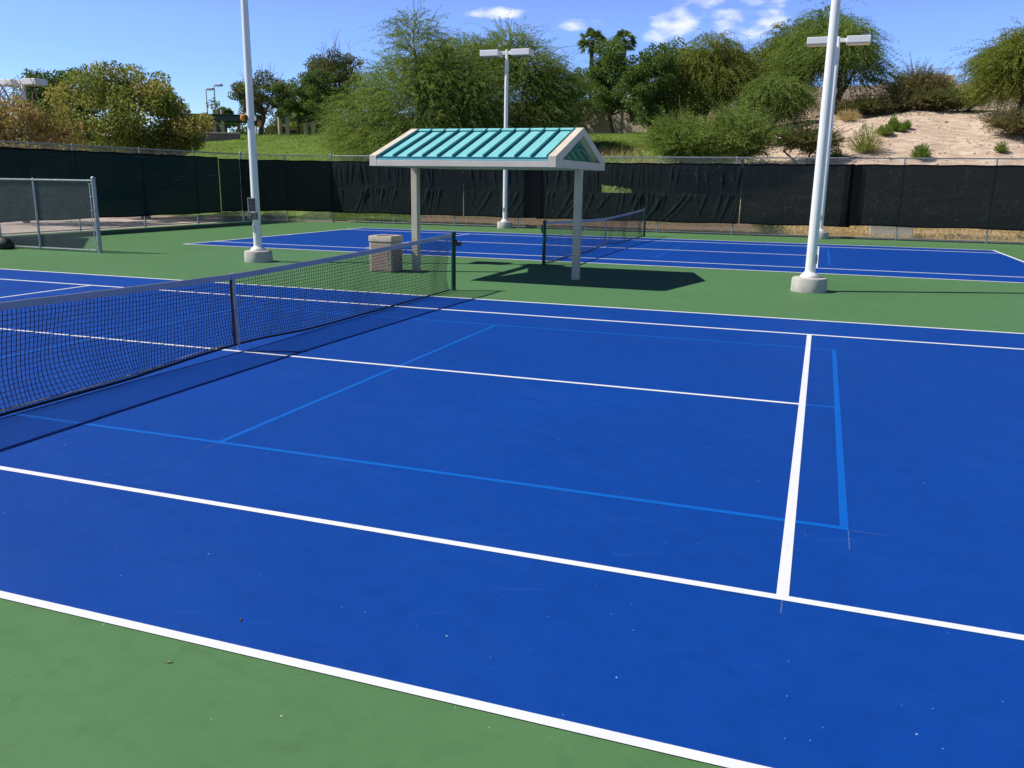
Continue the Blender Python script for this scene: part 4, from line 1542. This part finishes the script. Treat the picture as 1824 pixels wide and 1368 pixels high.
def palm(x, y, top, r, label, seed, trunk_r=0.2):
    rng = np.random.default_rng(seed)
    z0 = T(x, y)
    root = empty('palm_tree', (x, y, z0))
    tag(root, label, 'palm tree', 'fan palms against the sky')
    h = top - z0 - r * 0.75
    m = MB()
    m.tube([(0, 0, -0.2), (0.05, 0, h * 0.5), (0, 0, h)], [trunk_r * 1.2, trunk_r, trunk_r], 10)
    m.build('trunk', M_bark, root, smooth=True)
    Q = []
    for i in range(46):
        a = rng.uniform(0, 2 * math.pi)
        el = rng.uniform(-0.75, 1.3)
        d = np.array([math.cos(a) * math.cos(el), math.sin(a) * math.cos(el), math.sin(el)])
        st = np.array([0, 0, h])
        hub = st + d * r * 0.5
        side = np.cross(d, (0, 0, 1.0))
        side /= np.linalg.norm(side)
        upn = np.cross(side, d)
        Q.append(seg_quads([st], [hub], 0.02, 3))
        for k in range(15):
            t = (k - 7) / 7 * 1.25
            dd = d * math.cos(t) + side * math.sin(t)
            tip = hub + dd * r * 0.55 - np.array([0, 0, 0.14 * r * (1 + abs(t))])
            w = np.cross(dd, upn) * r * 0.035
            mid = hub * 0.45 + tip * 0.55 + np.array([0, 0, 0.03 * r])
            Q.append(np.array([[hub, mid + w, tip, mid - w]]))
    Q = np.concatenate(Q)
    quads_object('fronds', Q, L_palm, root, np.clip(rng.normal(0.5, 0.25, len(Q)), 0, 1))
    return root


palm(-15.1, 73.0, 15.8, 1.45, 'fan palm with its brown trunk showing above the dark trees', 51)
palm(-12.2, 73.7, 15.7, 1.25, 'fan palm half sunk behind the dark green crown', 52)
palm(-54.9, 70.8, 9.3, 1.3, 'small far fan palm left of the pole with the sign', 53)

# small shrubs on the bare slope
for i, (x, y, h, r, n, mt, lab, w) in enumerate([
        (10.62, 38.3, 0.80, 0.50, 620, L_bright, 'round bright green shrub just above the fence rail', 0.03),
        (14.07, 38.6, 0.62, 0.36, 260, L_bright, 'spiky bright green shrub above the fence rail at the right', 0.03),
        (9.06, 41.5, 0.62, 0.50, 600, L_bright, 'dark green shrub, leftmost and lowest of the little cluster on the slope', 0.03),
        (9.49, 42.2, 0.66, 0.36, 480, L_bright, 'upright bright shrub, second from left in the little cluster on the slope', 0.03),
        (9.89, 42.0, 0.52, 0.28, 300, L_bright, 'small shrub, third from left in the little cluster on the slope', 0.03),
        (10.15, 42.4, 0.50, 0.25, 300, L_bright, 'small shrub, rightmost of the little cluster on the slope', 0.03),
        (9.57, 43.8, 0.55, 0.2, 200, L_mesq, 'lone grey green seedling near the top of the bare slope', 0.03),
        (6.81, 38.4, 0.55, 0.28, 240, L_bright, 'small bright shrub right beside the thick white pole, above the rail', 0.03),
        (8.1, 38.8, 1.55, 0.95, 620, L_mesqy, 'sparse dry twiggy shrub low on the bare slope', 0.022),
        (7.28, 45.4, 0.75, 0.9, 600, L_straw, 'clump of pale dry grass under the tall layered mesquite', 0.022)]):
    tuft(x, y, h, r, lab, 60 + i, mt, n * 2, w=w)
tuft(4.4, 28.9, 0.75, 0.8, 'leafy green shrub growing through the gap under the smooth panel', 75, L_mesq, 700, w=0.035, ll=0.14)
tuft(-2.7, 33.9, 0.75, 0.9, 'green shrub glimpsed through the torn hole in the screen', 77, L_mesq, 900, w=0.04, ll=0.13)
tuft(14.0, 29.2, 0.55, 0.7, 'dusty green shrub under the scratched screen at the right edge', 76, L_olive, 500, w=0.03, ll=0.12)


# grass and straw: nobody could count the blades
def blades(name, n, area, hmin, hmax, w, mat, seed, dens=None):
    rng = np.random.default_rng(seed)
    x = rng.uniform(area[0], area[1], n)
    y = rng.uniform(area[2], area[3], n)
    if dens is not None:
        k = rng.random(n) < dens(x, y)
        x, y = x[k], y[k]
    n = len(x)
    c = np.column_stack([x, y, terrain(x, y) - 0.01])
    d = rng.normal(0, 0.5, (n, 3))
    d[:, 2] = 1
    pt = 0.5 + 0.35 * np.sin(x * 1.1 + 2 * np.sin(y * 0.7)) * np.sin(y * 1.3)
    q = leaf_quads(c, d, rng.uniform(hmin, hmax, n) * (0.6 + 0.8 * pt), w, rng)
    o = quads_object(name, q, mat, None, np.clip(pt * 0.7 + rng.normal(0.1, 0.18, n), 0, 1))
    tag(o, kind='stuff')
    return o


blades('grass', 60000, (-45, 2.5, 30.5, 54), 0.05, 0.13, 0.03, L_grass, 80, lambda x, y: np.clip(1.3 - 0.02 * (y - 32), 0.3, 1))
blades('grass', 16000, (-19, -12.4, 28.25, 32.5), 0.06, 0.16, 0.02, L_grass, 81)
blades('meadow_grass', 9000, (-12, 1.5, 33, 42), 0.25, 0.6, 0.02, L_straw, 82, lambda x, y: 0.25 + 0.75 * (np.sin(x * 0.9) * np.sin(y * 1.1) > 0.1))
blades('dry_grass', 16000, (4.6, 19, 28.75, 32.0), 0.08, 0.26, 0.018, L_straw, 83)
blades('dry_grass', 14000, (-12.2, 4.6, 28.15, 28.95), 0.05, 0.14, 0.016, L_straw, 84)

# stones on the bare slope
rng = np.random.default_rng(90)
n = 3200
x = rng.uniform(3.4, 22, n)
y = rng.uniform(29.5, 52, n)
s = rng.uniform(0.015, 0.055, n) * (1 + 1.2 * (rng.random(n) > 0.97))
z = terrain(x, y)
ang = rng.uniform(0, 6.28, n)
base = np.array([(-1, -1, -0.3), (1, -1, -0.3), (1, 1, -0.3), (-1, 1, -0.3), (-0.6, -0.7, 0.5), (0.7, -0.6, 0.6), (0.6, 0.7, 0.45), (-0.7, 0.6, 0.55)])
fidx = [(4, 5, 6, 7), (0, 1, 5, 4), (1, 2, 6, 5), (2, 3, 7, 6), (3, 0, 4, 7)]
P = base[None] * s[:, None, None] * rng.uniform(0.6, 1.3, (n, 1, 3))
ca, sa = np.cos(ang)[:, None], np.sin(ang)[:, None]
P = np.stack([P[:, :, 0] * ca - P[:, :, 1] * sa + x[:, None], P[:, :, 0] * sa + P[:, :, 1] * ca + y[:, None], P[:, :, 2] + z[:, None]], axis=-1)
q = np.concatenate([P[:, list(f)] for f in fidx])
k = NT('slope_stones')
at = k.n('ShaderNodeAttribute', attribute_name='tint')
k.base(k.ramp(at.outputs['Fac'], [(0, (0.22, 0.15, 0.12)), (0.6, (0.46, 0.35, 0.27)), (1, (0.62, 0.50, 0.39))]))
k.set(Roughness=0.9)
tag(quads_object('stones', q, k.m, None, np.tile(rng.random(n), 5)), kind='stuff')


# ================================================================== park structures on the hilltop
def block_material():
    k = NT('grey_block_wall')
    p = k.pos()
    br = k.n('ShaderNodeTexBrick', {'Vector': k.mapped(p, (1, 1, 1), (R(90), 0, 0)), 'Scale': 2.2, 'Mortar Size': 0.025, 'Color1': (0.19, 0.15, 0.14, 1), 'Color2': (0.26, 0.21, 0.19, 1), 'Mortar': (0.10, 0.085, 0.08, 1)})
    k.base(k.mix(k.mr(k.noise(p, 5, 4), 0.3, 0.7, 0, 0.3), br.outputs['Color'], (0.15, 0.12, 0.11)))
    k.set(Roughness=0.9)
    return k.m


M_block = block_material()
M_stucco = simple('beige_stucco', (0.50, 0.40, 0.31), 0.9, var=0.14, scale=1.2, bump=0.01, bscale=30)
M_stucco2 = simple('tan_stucco', (0.42, 0.35, 0.28), 0.9, var=0.12, scale=1.2)
M_mauve = simple('mauve_block', (0.20, 0.13, 0.125), 0.9, var=0.15, scale=2)
M_tile = simple('pink_roof_tiles', (0.50, 0.26, 0.19), 0.85, var=0.2, scale=6)
M_beam = simple('dark_green_beam', (0.012, 0.05, 0.045), 0.5, var=0.2)
M_col = simple('tan_column', (0.46, 0.38, 0.29), 0.85, var=0.12, scale=3)

rw = empty('retaining_wall', (-35.8, 46.4, 0), R(20))
tag(rw, 'low grey block retaining wall at the left end of the lawn', 'wall')
m = MB()
m.box((-5.2, -0.15, 3.2), (0.9, 0.15, 5.15))
m.build('wall', M_block, rw)
m = MB()
m.box((-5.3, -0.2, 5.152), (1.0, 0.2, 5.24))
m.build('coping', M_stucco, rw, bevel=0.01)

ra = empty('ramada', (-47.5, 61.0, 0), R(24))
tag(ra, 'park ramada with tan columns and dark green beam left of the signed pole', 'ramada')
m = MB()
m.box((-4.6, -0.25, 7.15), (3.4, 0.25, 7.62))
m.box((-4.6, 2.2, 7.15), (3.4, 2.7, 7.62))
m.build('beam', M_beam, ra, bevel=0.03)
m = MB()
m.box((-4.8, -0.6, 7.625), (3.6, 3.0, 7.72))
m.build('roof', M_beam, ra)
for x_, y_ in ((-3.0, 0), (-0.75, 0), (0.0, 0), (0.9, 2.4), (2.6, 0), (3.1, 2.4), (-2.0, 2.4)):
    m = MB()
    m.tube([(x_, y_, 4.8), (x_, y_, 7.149 if y_ or x_ not in (-0.75, 0.0) else 8.15)], 0.17, 10)
    m.build('column', M_col, ra, smooth=True)
m = MB()
m.box((-4.5, 1.6, 4.8), (-0.9, 1.9, 7.0))
m.build('back_wall', M_mauve, ra)

ra2 = empty('colonnade', (-40.5, 64.5, 0), R(24))
tag(ra2, 'row of tan columns seen under the trees on the lawn crest', 'colonnade')
for x_ in (-2.6, -1.9, -0.2, 0.5, 3.9, 4.6):
    m = MB()
    m.tube([(x_, 0, 4.8), (x_, 0, 8.4)], 0.2, 10)
    m.build('column', M_col, ra2, smooth=True)
m = MB()
m.box((-3.2, -0.25, 8.402), (5.2, 0.25, 8.75))
m.build('beam', M_beam, ra2)

ho = empty('house', (-51.5, 86.5, 0), R(20))
tag(ho, 'far house with a pink tiled roof seen beneath the tree crowns', 'house')
m = MB()
m.box((-4.5, -2.5, 4.5), (4.5, 3.5, 7.6))
m.build('wall', M_stucco, ho)
m = MB()
m.add([(-5, -3, 7.601), (5, -3, 7.601), (5, 4, 7.601), (-5, 4, 7.601), (-2.5, 0.5, 9.1), (2.5, 0.5, 9.1)], [(0, 1, 5, 4), (1, 2, 5), (2, 3, 4, 5), (3, 0, 4), (3, 2, 1, 0)])
m.build('roof', M_tile, ho)

bw_ = empty('boundary_wall', (4.0, 63.0, 0))
tag(bw_, 'long beige stucco wall along the hilltop behind the mesquite trees', 'wall')
m = MB()
m.box((-27, -0.15, 4.5), (-3.0, 0.15, 8.55))
m.box((-3.0, -0.15, 4.5), (9.0, 0.15, 9.25))
m.build('wall', M_stucco, bw_)
for x_ in (-27, -20, -14, -8.5, -3):
    m = MB()
    m.box((x_ - 0.25, -0.24, 4.5), (x_ + 0.25, 0.24, 8.75))
    m.build('pillar', M_stucco2, bw_, bevel=0.02)
for x_ in (2.4, 5.8, 9.0):
    m = MB()
    m.box((x_ - 0.25, -0.24, 4.5), (x_ + 0.25, 0.24, 9.45))
    m.build('pillar', M_stucco2, bw_, bevel=0.02)

pf = empty('picket_fence', (6.5, 57.5, 0))
tag(pf, 'thin dark iron fence in front of the beige wall under the tall layered mesquite', 'fence')
m = MB()
for i in range(46):
    x_ = -5 + i * 0.22
    m.tube([(x_, 0, 6.3), (x_, 0, 8.2)], 0.012, 4)
m.build('pickets', M_black, pf)
m = MB()
m.tube([(-5, 0, 8.05), (5, 0, 8.05)], 0.02, 6)
m.tube([(-5, 0, 6.6), (5, 0, 6.6)], 0.02, 6)
m.build('rails', M_black, pf)

hr = empty('parapet_house', (16.0, 67.5, 0.7))
tag(hr, 'flat topped tan building on the skyline between the brown bush and the right mesquite', 'building')
m = MB()
m.box((-3.6, -0.5, 5.0), (5.5, 4, 8.62))
m.build('wall', M_stucco2, hr)
m = MB()
m.box((-3.7, -0.6, 8.622), (5.6, 4.1, 8.98))
m.build('parapet', M_stucco, hr, bevel=0.02)
m = MB()
m.box((-1.75, 0.5, 8.982), (-1.0, 1.2, 9.75))
m.build('chimney', M_stucco2, hr, bevel=0.02)
m = MB()
m.box((0.9, 0.5, 8.982), (4.2, 2.4, 10.0))
m.build('upper_wall', M_stucco, hr)
m = MB()
for x_ in (-3.4, -2.2, 0.0, 1.4):
    m.tube([(x_, -0.45, 8.982), (x_, -0.45, 10.1)], 0.012, 4)
m.tube([(-3.4, -0.45, 10.1), (1.4, -0.45, 10.1)], 0.012, 4)
m.build('railing', M_galv, hr)

cbk = empty('concrete_headwall', (9.1, 29.0, 0))
tag(cbk, 'grey concrete block headwall half buried in straw behind the back fence', 'headwall')
m = MB()
m.prism([(-0.85, -0.1), (0.72, -0.1), (0.72, 0.62), (-0.85, 0.66)], 1, 0.0, 0.55)
m.build('block', M_concrete, cbk, bevel=0.02)


def street_lamp(x, y, top, dirx, label):
    z0 = T(x, y) - 0.2
    root = empty('street_lamp', (x, y, z0))
    tag(root, label, 'street lamp', 'slim street lamps in the park')
    h = top - z0
    m = MB()
    m.tube([(0, 0, 0), (0, 0, h)], [0.11, 0.07], 10)
    m.build('pole', M_white, root, smooth=True)
    m = MB()
    m.tube([(0, 0, h - 0.1), (dirx * 0.3, 0, h - 0.05)], 0.05, 8)
    m.build('arm', M_white, root, smooth=True)
    m = MB()
    x0, x1 = sorted((dirx * 0.25, dirx * 0.95))
    m.box((x0, -0.22, h - 0.12), (x1, 0.22, h + 0.1))
    m.build('lamp_head', M_galv, root, bevel=0.03)


street_lamp(-53.2, 66.0, 10.6, 1, 'slim far street lamp, left one of the pair beside the yellow green tree')
street_lamp(-52.5, 66.4, 11.0, 1, 'slim far street lamp, right and taller one of the pair beside the yellow green tree')
street_lamp(-43.5, 60.6, 8.2, 1, 'short white lamp post just right of the pole with the sign')
